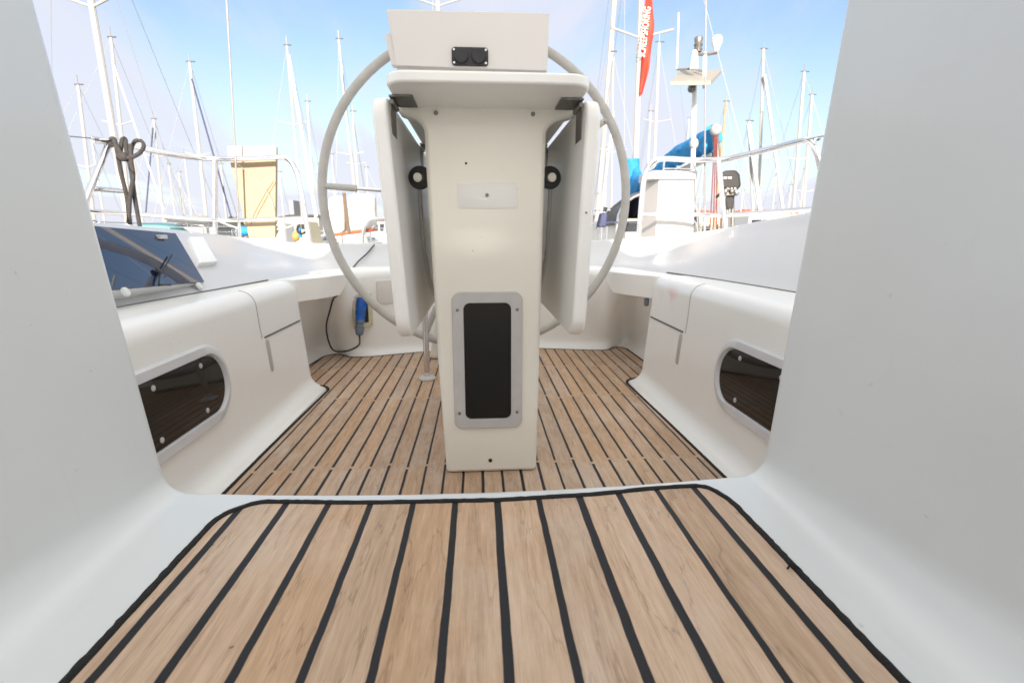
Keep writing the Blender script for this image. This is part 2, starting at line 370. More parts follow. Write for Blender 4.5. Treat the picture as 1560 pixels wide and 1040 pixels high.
# ------------------------------------------------------------------ companionway surround (walls and sill of the bridge deck)
ZB = -.334
def wall_profile(rc, x0=.411, sl=.106):
    """right half profile: list of (x,z,nx,nz) from centre outwards and up; n points into the moulding"""
    a = math.atan(1/sl)              # wall direction angle from +x
    out = []
    # cove between floor (z=ZB) and the wall line x = x0 + (z-ZB)*sl
    t = rc*math.tan(a/2)
    xc = x0 - t
    for xx in (0, .1, .2, .28): out.append((xx, ZB, 0, -1))
    n = 8
    for i in range(n+1):
        an = -math.pi/2 + a*i/n
        out.append((xc+rc*math.cos(an), ZB+rc+rc*math.sin(an), math.cos(an), math.sin(an)))
    nx, nz = math.cos(-math.pi/2+a), math.sin(-math.pi/2+a)
    xe, ze = out[-1][:2]
    for zz in (.0, .1, .3, .55, .95):
        if zz > ze+.02: out.append((xe+(zz-ze)*sl, zz, nx, nz))
    return out
def full(rc):
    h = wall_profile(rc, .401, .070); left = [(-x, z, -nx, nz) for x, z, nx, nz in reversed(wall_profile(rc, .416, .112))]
    return left[:-1]+h
rows = []; yend = lambda x: .621+.16*x*x
RR = .022
for Y in (-.9, -.3, 0, .15, .3, .42, .52, .58):
    rc = .032+.05*max(0, min(1, (.58-Y)/.4))
    rows.append([Vector((x, Y, z)) for x, z, nx, nz in full(rc)])
P = full(.032)
for k in range(9):
    a = math.pi/2*k/8
    rows.append([Vector((x+nx*RR*(1-math.cos(a)), yend(x)-RR+RR*math.sin(a), z+nz*RR*(1-math.cos(a)))) for x, z, nx, nz in P])
for d in (.05, .27):
    rows.append([Vector((x+nx*(RR+d*(2.6 if z < .05 else .6)*(1 if abs(nx) > .5 else .4)), yend(x)+.002, z+nz*(RR+d))) for x, z, nx, nz in P])
t = empty('companionway_surround'); tag(t, 'two tall white moulded walls and sill framing the near teak step', 'cockpit wall')
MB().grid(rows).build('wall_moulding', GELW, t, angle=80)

# near teak panel with ragged sealant border
def offset_poly(P, d):
    n = len(P); out = []
    for i in range(n):
        a, b, c = P[i-1], P[i], P[(i+1) % n]
        t = (c-a).normalized(); out.append(b+Vector((t.y, -t.x))*d)
    return out
def panel_outline(pts, r, n=6):
    P = [Vector(p) for p in pts]; k = len(P); out = []
    for i in range(k):
        a, b, c = P[i-1], P[i], P[(i+1) % k]; rr = min(r, (a-b).length*.45, (c-b).length*.45)
        s = b+(a-b).normalized()*rr; e = b+(c-b).normalized()*rr
        for j in range(n+1):
            t = j/n; out.append(s*(1-t)**2+b*2*t*(1-t)+e*t*t)
    dense = []
    for i in range(len(out)):
        a, b = out[i], out[(i+1) % len(out)]; q = max(1, int((b-a).length/.006))
        for j in range(q): dense.append(a+(b-a)*j/q)
    return dense
def flat_poly(pts, z): 
    mb = MB(); mb.add([(p.x, p.y, z) for p in pts], [tuple(range(len(pts)))]); return mb
def border(pts, z, w_out, w_in, jit, mt, name, parent=None, h=.0025):
    rnd = random.Random(5); o_ = offset_poly(pts, w_out); i_ = offset_poly(pts, -w_in)
    jo = [p+Vector((rnd.uniform(-jit, jit), rnd.uniform(-jit, jit))) for p in o_]
    ji = [p+Vector((rnd.uniform(-jit, jit), rnd.uniform(-jit, jit)))*.4 for p in i_]
    rows = [[Vector((p.x, p.y, z-.004)) for p in jo], [Vector((p.x, p.y, z+h*.4)) for p in jo],
            [Vector((p.x, p.y, z+h+rnd.uniform(0, .0008))) for p in offset_poly(pts, w_out*.5)],
            [Vector((p.x, p.y, z+h)) for p in offset_poly(pts, -w_in*.5)],
            [Vector((p.x, p.y, z+h*.4)) for p in ji], [Vector((p.x, p.y, z-.004)) for p in ji]]
    return MB().grid(rows, closed=True).build(name, mt, parent, angle=70)
P1 = [(-.317, .05), (.317, .05), (.317, .560), (.302, .600), (.23, .597), (.15, .586), (.02, .580), (-.15, .585), (-.285, .597), (-.317, .565)]
o1 = panel_outline(P1, .03)
nt_ = empty('teak_step'); tag(nt_, 'broad weathered teak planking with black caulk lines nearest the viewer', 'teak deck')
flat_poly(o1, ZB+.002).build('planking', TEAK1, nt_, smooth=False)
border(o1, ZB+.002, .0045, .0035, .0009, SEAL, 'sealant_edge', nt_)
# stray thread of sealant on the right edge
c = onZ(1205, 868, ZB+.002)
MB().tube(spline([c+Vector((-.004, 0, .002)), c+Vector((.002, .003, .005)), c+Vector((.006, -.001, .004)), c+Vector((.008, .003, .002))], 4), .0011, 6).build('sealant_crumb', SEAL, nt_)

# ------------------------------------------------------------------ cockpit sole
ZF = -.61
MB().add([(-1.0, .58, ZF-.006), (1.0, .58, ZF-.006), (1.0, 2.9, ZF-.006), (-1.0, 2.9, ZF-.006)], [(0, 1, 2, 3)]).build('cockpit_floor', GEL)
tag(bpy.data.objects['cockpit_floor'], kind='structure')
P2 = [(-.622, .56), (.628, .56), (.620, 1.6), (.613, 1.985), (.64, 2.035), (.72, 2.07), (.80, 2.09), (.805, 2.3), (.80, 2.62), (.76, 2.66), (.68, 2.578), (.58, 2.59), (.33, 2.645), (0, 2.650), (-.32, 2.600), (-.56, 2.515), (-.66, 2.512), (-.745, 2.595), (-.795, 2.55), (-.815, 2.3), (-.82, 2.07), (-.72, 2.045), (-.635, 2.02), (-.607, 1.97), (-.618, 1.4)]
o2 = panel_outline(P2, .028)
t = empty('teak_cockpit_sole'); tag(t, 'narrow planked teak floor around the pedestal, lower than the near step', 'teak floor')
flat_poly(o2, ZF).build('planking', TEAK2, t, smooth=False)
border(o2, ZF, .0065, .0045, .0004, SEAL, 'sealant_edge', t, h=.0015)

# ------------------------------------------------------------------ side benches
def bench_profile(zt):
    pts = [(.626, -.612), (.640, -.612)]
    def arc(cx, cz, r, a0, a1, n=6): return [(cx+r*math.cos(R_(a0+(a1-a0)*i/n)), cz+r*math.sin(R_(a0+(a1-a0)*i/n))) for i in range(n+1)]
    pts += arc(.640, -.557, .055, -90, -6, 7)
    pts += [(.704, -.45), (.712, -.35), (.718, -.28)]
    pts += arc(.721+.050, zt-.05, .050, 180, 90, 8)
    pts += [(.83, zt), (.9, zt+.001), (1.0, zt+.002)]
    out = []
    for i, (x, z) in enumerate(pts):
        a = pts[max(i-1, 0)]; b = pts[min(i+1, len(pts)-1)]; tx, tz = b[0]-a[0], b[1]-a[1]; l = math.hypot(tx, tz)
        out.append((x, z, tz/l, -tx/l))       # inward (into moulding) normal
    return out
def make_bench(side, zt):
    P = bench_profile(zt); rows = []
    for Y in (.55, .7, .9, 1.1, 1.3, 1.5, 1.7, 1.9, 1.99): rows.append([Vector((side*x, Y, z)) for x, z, nx, nz in P])
    r = .035; ye = 2.055
    for k in range(9):
        a = math.pi/2*k/8
        rows.append([Vector((side*(x+nx*r*(1-math.cos(a))), ye-r+r*math.sin(a)-(.008 if z > -.2 else 0), z+nz*r*(1-math.cos(a)))) for x, z, nx, nz in P])
    rows.append([Vector((side*(x+nx*(r+.12)), ye+.002, max(z+nz*(r+.05), -.616))) for x, z, nx, nz in P])
    t = empty('cockpit_bench')
    tag(t, 'white cockpit bench with framed window, %s' % ('left one below the blue tinted panel' if side < 0 else 'right one with a reddish smudge on its lid'), 'bench', 'benches along the cockpit sides')
    body = MB().grid(rows).build('bench_moulding', GEL, t, angle=80)
    # line on the riser: x at height z
    def rx(z):
        for (x0, z0, _, _), (x1, z1, _, _) in zip(P, P[1:]):
            if z0 <= z <= z1: return x0+(x1-x0)*(z-z0)/(z1-z0+1e-9)
        return .72
    # lid joint: vertical seam over the shoulder, groove and finger slot
    prof = [(x, z) for x, z, _, _ in P if z > -.34 and x < .80]; prof = [(rx(-.335), -.335)]+prof
    mb = MB(); w = .0022
    for (x0, z0), (x1, z1) in zip(prof, prof[1:]):
        mb.tube([(side*x0, 1.655, z0), (side*x1, 1.655, z1)], w, 6)
    mb.build('lid_seam', GROOVE, t)
    mb = MB(); g = [(side*(rx(-.335)-.0006), y, -.335-.0) for y in (1.675, 1.75, 1.85, 1.95, 2.0)]
    mb.tube(g+[(side*(rx(-.335)+.004), 2.026, -.335)], .0032, 6); mb.build('lid_groove', SEAM, t)
    mb = MB()
    ring = rrect(.026, .115, .0125, 5); oz = -.40; u = Vector((0, 1, 0)); v = Vector((side*.075, 0, 1)).normalized(); d = Vector((-side, 0, 0.07)).normalized()
    slab(mb, ring, Vector((side*(rx(oz)+.004), 1.688, oz)), u, v, d*.0058, .004); mb.build('finger_slot', GROOVE, t)
    # window
    zc, hh, y0, y1 = -.385, .212, .80, 1.404
    if side > 0: zc -= .004; y0, y1 = .80, 1.404
    v = Vector((side*(rx(-.32)-rx(-.47)), 0, .15)).normalized(); d = Vector((-v.z*side, 0, v.x*side)).normalized()
    o = Vector((side*rx(zc), (y0+y1)/2, zc)); W = y1-y0
    fr = MB(); ring_slab(fr, rrect(W, hh, .104, 10), rrect(W-.060, hh-.060, .075, 10), o-d*.006, u, v, d*.0165, .010, .012)
    f = fr.build('window_frame', FRAMEL, t, angle=50)
    gmb = MB(); slab(gmb, rrect(W-.058, hh-.058, .075, 10), o-d*.004, u, v, d*.0075); gmb.build('window_pane', SMOKE, f, smooth=False)
    for yy in (y1-.125, y1-.315, y1-.50):
        for s_ in (1, -1):
            yk = yy if s_ > 0 else yy-.012
            sc = MB(); sc.lathe([(.0068, 0), (.0068, .0016), (.005, .0026), (0, .003)], o-d*.004+d*.0075+u*(yk-(y0+y1)/2)+v*s_*(hh/2-.048), d, 14); sc.build('screw', FRAME, f)
    return t, body
bl, blm = make_bench(-1, -.178)
br, brm = make_bench(1, -.165)
# reddish smudge on right lid
mt, nt, b = new_mat('red_smudged_gelcoat'); L = nt.links.new
tc = N(nt, 'ShaderNodeTexCoord'); nz = N(nt, 'ShaderNodeTexNoise', i_Scale=16.0, i_Detail=3.0); L(tc.outputs['Object'], nz.inputs['Vector'])
def vm(op, a, b2): 
    n = nt.nodes.new('ShaderNodeVectorMath'); n.operation = op; L(a, n.inputs[0]); n.inputs[1].default_value = b2; return n.outputs[0]
q = vm('MULTIPLY', vm('SUBTRACT', tc.outputs['Object'], (.72, 1.83, -.235)), (0, 9, 20)); ln = nt.nodes.new('ShaderNodeVectorMath'); ln.operation = 'LENGTH'; L(q, ln.inputs[0])
m1 = N(nt, 'ShaderNodeMapRange'); m1.inputs['From Min'].default_value = 1.1; m1.inputs['From Max'].default_value = .2; m1.inputs['To Max'].default_value = .75; L(ln.outputs['Value'], m1.inputs['Value'])
m2 = N(nt, 'ShaderNodeMapRange'); m2.inputs['From Min'].default_value = .45; m2.inputs['From Max'].default_value = .6; L(nz.outputs['Fac'], m2.inputs['Value'])
mm = N(nt, 'ShaderNodeMath', operation='MULTIPLY'); L(m1.outputs['Result'], mm.inputs[0]); L(m2.outputs['Result'], mm.inputs[1])
mx = N(nt, 'ShaderNodeMix', data_type='RGBA'); mx.inputs['A'].default_value = (.84, .835, .815, 1); mx.inputs['B'].default_value = (.80, .54, .52, 1); L(mm.outputs[0], mx.inputs['Factor']); L(mx.outputs['Result'], b.inputs['Base Color'])
b.inputs['Roughness'].default_value = .3; b.inputs['Coat Weight'].default_value = .25
brm.data.materials[0] = mt

# ------------------------------------------------------------------ aft cockpit wall
E = [(-.86, 2.02), (-.84, 2.3), (-.815, 2.56), (-.75, 2.618), (-.66, 2.535), (-.56, 2.538), (-.32, 2.622), (0, 2.672), (.33, 2.667), (.58, 2.612), (.685, 2.600), (.765, 2.682), (.82, 2.63), (.83, 2.3), (.83, 2.02)]
U_ = [(-.90, 2.02), (-.86, 2.2), (-.76, 2.36), (-.69, 2.37), (-.635, 2.42), (-.565, 2.56), (-.36, 2.68), (0, 2.73), (.36, 2.72), (.585, 2.60), (.655, 2.46), (.71, 2.40), (.78, 2.38), (.87, 2.2), (.88, 2.02)]
Es = spline([(x, y, 0) for x, y in E], 6); Us = spline([(x, y, 0) for x, y in U_], 6)
rows = []
for e, u in zip(Es, Us):
    cdir = (u-Vector((0, 1.9, 0))).normalized(); r = []
    r.append(Vector((e.x, e.y, -.614)) - cdir*.03)
    for i in range(7):
        a = math.pi/2*i/6; k = math.sin(a)*.045; zz = -.612+.045*(1-math.cos(a)); p = e+cdir*(k-.0)
        r.append(Vector((p.x, p.y, zz)))
    w0 = e+cdir*.045
    for i in range(1, 8):
        t_ = i/7; s = .35*t_*t_*(3-2*t_)+.65*(1-(1-t_)**1.6); p = w0.lerp(u, s); r.append(Vector((p.x, p.y, -.567+(-.215+.567)*t_)))
    for i in range(1, 7):
        a = math.pi/2*i/6; p = u+cdir*.045*(1-math.cos(a)); r.append(Vector((p.x, p.y, -.215+.045*math.sin(a))))
    for dd in (.1, .25, .5): p = u+cdir*dd; r.append(Vector((p.x, p.y, -.170+(.0)*dd)))
    rows.append(r)
t = empty('aft_bench'); tag(t, 'white curved wall and low seat closing the back of the cockpit behind the wheel', 'bench')
aftm = MB().grid(rows).build('bench_moulding', GEL, t, angle=80)
for s in (-1, 1):                               # corner seats overhanging the foot wells
    pl = [(.93, 2.04), (.735, 2.04), (.665, 2.16), (.605, 2.31), (.60, 2.44), (.66, 2.60), (.93, 2.60)]
    pts = panel_outline(pl, .03, 4); zt = -.178 if s < 0 else -.168
    pts = [Vector((s*p.x, p.y)) for p in pts]
    mb = MB(); mb.hexa([(p.x, p.y, -.266+.086*max(0, min(1, (p.y-2.27)/.10))) for p in pts], [(p.x, p.y, zt) for p in pts])
    mb.build('corner_seat', GEL, t, bevel=.022, seg=4)
AFT = bvh(aftm)

# ------------------------------------------------------------------ coaming
def smoothpath(pts, n=6): return spline(pts, n)
Bp = [(-.93, .45, -.182), (-.905, 1.0, -.180), (-.894, 1.32, -.179), (-.865, 1.62, -.178), (-.835, 1.93, -.177), (-.80, 2.25, -.175), (-.745, 2.52, -.172), (-.62, 2.74, -.170), (-.35, 2.83, -.169), (0, 2.85, -.168), (.35, 2.84, -.167), (.62, 2.79, -.166), (.745, 2.6, -.165), (.80, 2.3, -.165), (.845, 2.05, -.165), (.885, 1.76, -.165), (.91, 1.4, -.165), (.925, 1.0, -.165), (.95, .45, -.165)]
Tp = [(-1.15, .45, .085), (-1.15, 1.0, .062), (-1.15, 1.35, .048), (-1.15, 1.66, .034), (-1.15, 2.0, .020), (-1.13, 2.3, .0), (-1.08, 2.62, -.024), (-.93, 2.92, -.048), (-.5, 3.06, -.050), (0, 3.10, -.048), (.5, 3.08, -.044), (.93, 2.98, -.020), (1.10, 2.68, .005), (1.15, 2.4, .024), (1.15, 2.06, .051), (1.15, 1.73, .072), (1.15, 1.4, .09), (1.15, 1.0, .11), (1.15, .45, .13)]
Bs = smoothpath(Bp, 7); Ts = smoothpath(Tp, 7); cen = Vector((0, 1.6, 0)); rows = []
for i, (b, t_) in enumerate(zip(Bs, Ts)):
    o_ = (t_-b); o_.z = 0; o_.normalize()
    row = [b-o_*.02+Vector((0, 0, -.012)), b]
    corner = max(0, min(1, (b.y-2.0)/.6))       # face is flat along the sides, dished at the stern corners
    for k in range(1, 9):
        s = k/8.; p = b.lerp(t_, s)
        dz = -corner*.030*math.sin(math.pi*s); row.append(p+Vector((0, 0, dz)))
    row[-1] = t_-o_*.022+Vector((0, 0, -.012))
    row.append(t_-o_*.006+Vector((0, 0, -.0015))); row.append(t_+o_*.012+Vector((0, 0, 0)))
    row.append(t_+o_*.04+Vector((0, 0, -.012))); row.append(t_+o_*.075+Vector((0, 0, -.06))); row.append(t_+o_*.09+Vector((0, 0, -.15)))
    rows.append(row)
t = empty('cockpit_coaming'); tag(t, 'smooth white raised rim sweeping round the cockpit above the benches', 'coaming')
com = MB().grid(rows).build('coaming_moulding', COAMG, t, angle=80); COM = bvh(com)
for rng in ((3, 31), (95, 124)):
    path = [Bs[i]+Vector((0, 0, .0005)) for i in range(rng[0], rng[1])]
    MB().tube(path, .0035, 6).build('seam', SEAM, t)

# tinted panel and white box on left coaming
pb0, pb1 = Vector(Bp[2]), Vector(Tp[2]); pb2 = Vector(Bp[3])
nn = ((pb1-pb0).cross(pb2-pb0)).normalized()
if nn.x < 0: nn = -nn
def onP(px, py, off=0.):
    d = ray(px, py); return d*((pb0+nn*off).dot(nn)/d.dot(nn))
cn = nn.copy()
pbase = onP(306, 431, .008)
nn = Vector((math.cos(R_(26))*math.sin(R_(87)), math.cos(R_(26))*math.cos(R_(87)), math.sin(R_(26))))   # the panel leans steeper than the rim behind it
def onP(px, py, off=0.):
    d = ray(px, py); return d*((pbase+nn*off).dot(nn)/d.dot(nn))
C4 = [onP(185, 441), onP(310, 430), onP(266, 356)]
udir = (C4[0]-C4[1]).normalized()
C4.append(C4[2]+udir*(C4[0]-C4[1]).length*1.15); C4[0] = C4[0]+udir*.05
t = empty('tinted_panel', C4[1]); tag(t, 'dark blue glossy tinted panel leaning on the left rim beside the near wall', 'panel')
mb = MB(); mb.hexa([p-nn*.002 for p in C4], [p+nn*.004 for p in C4]); mb.build('panel_sheet', PORT, t, smooth=False, bevel=.0012, seg=2)
bk = [C4[0], C4[1]-udir*.012, C4[2]-udir*.012, C4[3]]
mb = MB(); mb.hexa([p_-nn*.09-Vector((0, 0, .015)) for p_ in bk], [p_-nn*.0025 for p_ in bk]); mb.build('panel_base', WHITE, t, bevel=.004)
a = onP(262, 388, .012); b_ = onP(243, 420, .012); c_ = onP(242, 434, .012)
MB().tube(bend([a, b_, c_], .01), .0022, 6).build('support_stay', BLACK, t)
MB().tube([c_, onP(260, 434, .012)], .003, 6).build('stay_foot', BLACK, t)
MB().lathe([(.0105, 0), (.0105, .003), (.007, .005)], onP(241, 413, .010), nn, 16).build('knob', BLACK, t)
p = onP(247, 361, .008); MB().box(p-Vector((.012, .018, .006)), p+Vector((.006, .018, .006))).build('catch', FRAMEL, t, bevel=.002)
for q_ in ((190, 445), (303, 436)):
    p = onP(*q_, .002); MB().lathe([(.013, 0), (.011, .006), (.004, .008)], p, nn, 14).build('rubber_pad', WHITE, t)
def onC(px, py):
    return hit(px, py, COM)[0]
q4 = [onC(300, 407), onC(328, 404), onC(306, 366), onC(284, 366)]
mb = MB(); mb.hexa([p_-cn*.01 for p_ in q4], [p_+cn*.020 for p_ in q4])
bx_ = mb.build('speaker_box', TABLE, None, bevel=.006, seg=3); tag(bx_, 'small plain white raised box on the left rim next to the blue panel', 'box')

# ------------------------------------------------------------------ details on the aft wall
def frame_at(px, py, tree):
    p, n = hit(px, py, tree)
    if n.y > 0: n = -n
    v = Vector((0, 0, 1)); v = (v-n*v.dot(n)).normalized(); u = v.cross(n).normalized()
    if u.x < 0: u = -u
    return p, n, u, v
p, n, u, v = frame_at(550, 473, AFT); n = Vector((n.x, n.y, 0)).normalized(); v = Vector((0, 0, 1)); u = v.cross(n).normalized(); u = -u if u.x < 0 else u; p = p+n*.012
k = p.y/F_PX
t = empty('shore_power_inlet', p); tag(t, 'blue and grey shore power plug in a yellowed square inlet plate', 'power socket')
mb = MB(); ring_slab(mb, rrect(32*k*1.05, 51*k, .006, 3), rrect(17*k*1.05, 37*k, .004, 3), p-n*.002, u, v, n*.009, .002, .001); plate = mb.build('inlet_plate', BEIGE, t, angle=30)
mb = MB(); slab(mb, rrect(18*k*1.05, 38*k, .003, 3), p-n*.001, u, v, n*.003); mb.build('recess', BLACK, t, smooth=False)
for sx_ in (-1, 1):
    for sz in (-1, 1):
        MB().lathe([(.0035, 0), (.003, .0015)], p+u*sx_*13*k+v*sz*21.5*k+n*.007, n, 10).build('screw', DSTEEL, plate)
top = p+v*20*k+n*.006-u*2*k; bot = p-v*14*k+Vector((0, -.04, 0))-u*2*k
ax = (bot-top).normalized()
mb = MB(); mb.lathe([(.020, 0), (.0265, .006), (.0265, .05), (.0245, .055), (.0245, .085), (.022, .09), (.022, .115)], top, ax, 20)
mb.box(top+ax*.012-u*.012+n*.012, top+ax*.012+u*.012+n*.036+v*(-.03)); plug = mb.build('plug_body', BLUE, t, bevel=.0015)
L_ = (bot-top).length
mb = MB(); mb.lathe([(.022, .110), (.0215, .128), (.018, .131), (.0175, .14), (.0215, .143), (.0215, .165), (.017, .185), (.007, .19)], top, ax, 20); gl_ = mb.build('plug_gland', GREYBLUE, t)
end = top+ax*.187
# cable: plug -> loop -> up over the seat edge -> coaming
def aft_pt(px, py, off=.012):
    h, nrm = hit(px, py, AFT)
    if nrm.y > 0: nrm = -nrm
    return h+nrm*off
cps = [end, end-v*.02, aft_pt(545, 523, .03), aft_pt(533, 534, .03), aft_pt(518, 532, .03), aft_pt(503, 515, .03), aft_pt(498, 490, .03), aft_pt(503, 468, .02)]
q1 = onZ(512, 453, -.262); q1 = onY(512, 453, 2.20); 
cps += [onY(508, 455, 2.40), onY(515, 449, 2.36), onY(523, 437, 2.40), onY(530, 420, 2.55)]
for (a_, b2_) in ((545, 402), (560, 388), (571, 375)):
    h, nrm = hit(a_, b2_, COM)
    cps.append((h if h is not None else onY(a_, b2_, 2.9))+Vector((0, -.012, .008)))
mb = MB(); mb.tube(spline(cps, 8), .0042, 8); c_ob = mb.build('power_cable', CABLE, None); tag(c_ob, 'thin black cable looping from the blue plug up over the left seat', 'cable')
p, n, u, v = frame_at(586, 445, AFT); k = p.y/F_PX
mb = MB(); slab(mb, rrect(25*k, 36*k, .008, 4), p-n*.002, u, v, n*.008, .003); lid = mb.build('cover_plate', PODM, None, angle=30)
tag(lid, 'small square cream cover plate on the aft cockpit wall right of the plug', 'cover plate')
# clip hanging from the right corner seat
p = onY(985, 457, 2.10)
t = empty('hanging_clip', p); tag(t, 'small dark clip hanging from the right seat edge on a short cord', 'clip')
MB().tube(spline([p+Vector((.010, 0, .045)), p+Vector((.001, 0, .042)), p+Vector((-.004, 0, .028)), p+Vector((-.002, 0, .012))], 4), .0022, 6).build('cord', CABLE, t)
MB().lathe([(.006, -.026), (.0105, -.02), (.0105, .006), (.008, .014), (.004, .016)], p, (0, 0, 1), 12).build('clip_body', GREYBLUE, t)

# ------------------------------------------------------------------ folding table on its pedestal
t = empty('folding_table', (.027, 1.4, -.61)); tag(t, 'cream pedestal table with both white leaves folded down, standing on the teak floor', 'table')
mb = MB()
prof = [(-.091, -.609), (.145, -.609), (.150, -.3), (.157, .1), (.160, .215), (.166, .235), (.185, .250), (.237, .262), (.237, .279), (-.180, .279), (-.180, .262), (-.143, .250), (-.126, .235), (-.120, .215), (-.116, .1), (-.104, -.3)]
mb.hexa([(x, 1.210, z) for x, z in prof], [(x, 1.245, z) for x, z in prof])
ped_front = mb
fl = [(-.091, -.609), (.145, -.609), (.150, -.3), (.157, .1), (.1595, .228), (.166, .243), (.180, .252), (.228, .266), (.228, .288), (-.177, .288), (-.177, .266), (-.136, .252), (-.124, .243), (-.1185, .228), (-.116, .1), (-.104, -.3)]
mb2 = MB(); mb2.hexa([(x, 1.2090, z) for x, z in fl], [(x, 1.30 if z < .24 else 1.262, z) for x, z in fl])
body = mb2.build('pedestal', CREAM, t, bevel=.011, seg=5)
prof2 = [(-.0875, -.608), (.1415, -.608), (.1465, -.3), (.1535, .1), (.1565, .280), (-.1165, .280), (-.1125, .1), (-.1005, -.3)]
mb2 = MB(); mb2.hexa([(x, 1.250, z) for x, z in prof2], [(x*.97, 1.86, z) for x, z in prof2]); mb2.build('pedestal_rear', CREAM, t, bevel=.01, seg=3)
def disc(px, py, Yv, r, mt, name, parent, h=.002, y=None):
    p = onY(px, py, Yv); return MB().lathe([(r, -.001), (r, h*.6), (r*.7, h), (0.0001, h)], p, (0, -1, 0), 14).build(name, mt, parent)
for (a_, b2_) in ((664, 172), (812, 174)): disc(a_, b2_, 1.2070, .0048, DSTEEL, 'screw', t, .003)
disc(747, 701, 1.2085, .0052, BLACK, 'drain_hole', t, .001); disc(742, 297, 1.2045, .004, DSTEEL, 'screw', t, .003)
disc(710, 249, 1.2085, .0028, BLACK, 'chip', t, .001); disc(720, 382, 1.2085, .0012, DARKROOF, 'chip', t, .001)
# white blanking label
c0, c1 = onY(697, 278, 1.209), onY(788, 318, 1.209)
mb = MB(); slab(mb, rrect(c1.x-c0.x, c0.z-c1.z, .005, 3), Vector(((c0.x+c1.x)/2, 1.2090, (c0.z+c1.z)/2)), (1, 0, 0), (0, 0, 1), (0, -.0022, 0), .0008); mb.build('blank_label', TABLE, t, angle=30)
# inspection hatch
c0, c1 = onY(689, 445, 1.209), onY(795, 650, 1.209); w_, h_ = .1725, c0.z-c1.z
o = Vector(((c0.x+c1.x)/2-.001, 1.2092, (c0.z+c1.z)/2)); 
mb = MB(); ring_slab(mb, rrect(w_, h_, .022, 8), rrect(w_-.057, h_-.054, .016, 8), o+Vector((0, .003, 0)), (1, 0, 0), (0, 0, 1), (0, -.010, 0), .0025, .0015)
fr = mb.build('hatch_frame', FRAME, t, angle=30)
mb = MB(); slab(mb, rrect(w_-.055, h_-.052, .016, 8), o+Vector((0, .002, 0)), (1, 0, 0), (0, 0, 1), (0, -.0045, 0)); mb.build('hatch_pane', HATCHG, fr, smooth=False)
for sx_ in (-1, 1):
    for sz in (-1, 1): MB().lathe([(.0042, 0), (.0038, .0016), (.001, .0018)], o+Vector((sx_*(w_/2-.0135), -.0068, sz*(h_/2-.043))), (0, -1, 0), 12).build('screw', DSTEEL, fr)
# fixed top
mb = MB(); ol = rrect(.396, 1.03, .045, 6)
slab(mb, ol, Vector((.0255, 1.018+.515, .2770)), (1, 0, 0), (0, 1, 0), (0, 0, .0215)); mb.build('table_top', TABLE, t, bevel=.0055, seg=3)
for (a_, b2_) in ((614, 146), (869, 152)):
    p = onZ(a_, b2_, .2768); MB().lathe([(.0045, -.001), (.004, .0015), (.001, .002)], p, (0, 0, -1), 12).build('screw', DSTEEL, t)
# leaves
for s, xt, xb in ((-1, -.1945, -.1640), (1, .2410, .2205)):
    v = Vector((xt-xb, 0, .502)).normalized(); d = Vector((v.z, 0, -v.x))
    mb = MB(); o = Vector(((xt+xb)/2, 1.08+.485, .024))-d*.0155
    slab(mb, [(x, y) for x, y in rrect(.97, .502, .05, 7)], o, (0, 1, 0), v, d*.031)
    lf = mb.build('leaf', TABLE, t, bevel=.008, seg=4); tag(lf, 'left folded leaf' if s < 0 else 'right folded leaf')
    for yy in (1.150, 1.70):
        mb = MB()
        inn = Vector((xt, yy, .250))-Vector((s, 0, 0))*.0175
        mb.box((min(inn.x, inn.x-s*.048), yy-.045, .2725), (max(inn.x, inn.x-s*.048), yy+.045, .2765))
        mb.box((inn.x-.0024, yy-.035, .198), (inn.x+.0024, yy+.030, .266))
        mb.tube([(inn.x-s*.004, yy-.036, .266), (inn.x-s*.004, yy+.036, .266)], .0055, 10)
        mb.build('hinge', DSTEEL, t, bevel=.001, seg=2)
    # leaf catch (black ring with white centre) and stay
    cx = -.141 if s < 0 else .181
    p = onY(640 if s < 0 else 838.5, 271, 1.30); p = Vector((cx, 1.30, p.z))
    rg = MB(); rg.lathe([(.012, -.004), (.0265, -.004), (.0285, .002), (.0265, .010), (.015, .013), (.012, .010)], p, (0, -1, 0), 24); cr_ = rg.build('leaf_catch', BLACK, t)
    MB().lathe([(.011, 0), (.011, .012), (.008, .0145), (.0001, .0148)], p+Vector((s*.005, 0, 0)), (0, -1, 0), 18).build('catch_button', LAMPG, cr_)
    MB().tube(spline([p+Vector((s*.004, .01, -.02)), p+Vector((s*.003, .02, -.09)), p+Vector((-s*.001, .03, -.18)), p+Vector((-s*.010, .06, -.26)), p+Vector((-s*.016, .10, -.30))], 6), .0052, 8).build('stay', STEEL, t)
    for (yy) in (1.45,):
        MB().lathe([(.004, 0), (.0035, .002)], (cx-s*0.0, yy, .2768), (0, 0, -1), 10).build('screw', DSTEEL, t)
disc(921, 186, 1.079, .0022, DSTEEL, 'screw', t, .001); disc(893, 324, 1.079, .0022, DSTEEL, 'screw', t, .001)
# far leg of the table
lg = onZ(651, 577, -.609)
mb = MB(); mb.tube([(lg.x, lg.y, -.60), (lg.x, lg.y, .279)], .0125, 12); lt = mb.build('leg', STEEL, t)
MB().lathe([(.037, 0), (.037, .006), (.030, .012), (.016, .016), (.0125, .03)], (lg.x, lg.y, -.609), (0, 0, 1), 22).build('foot_flange', LOCK, t)

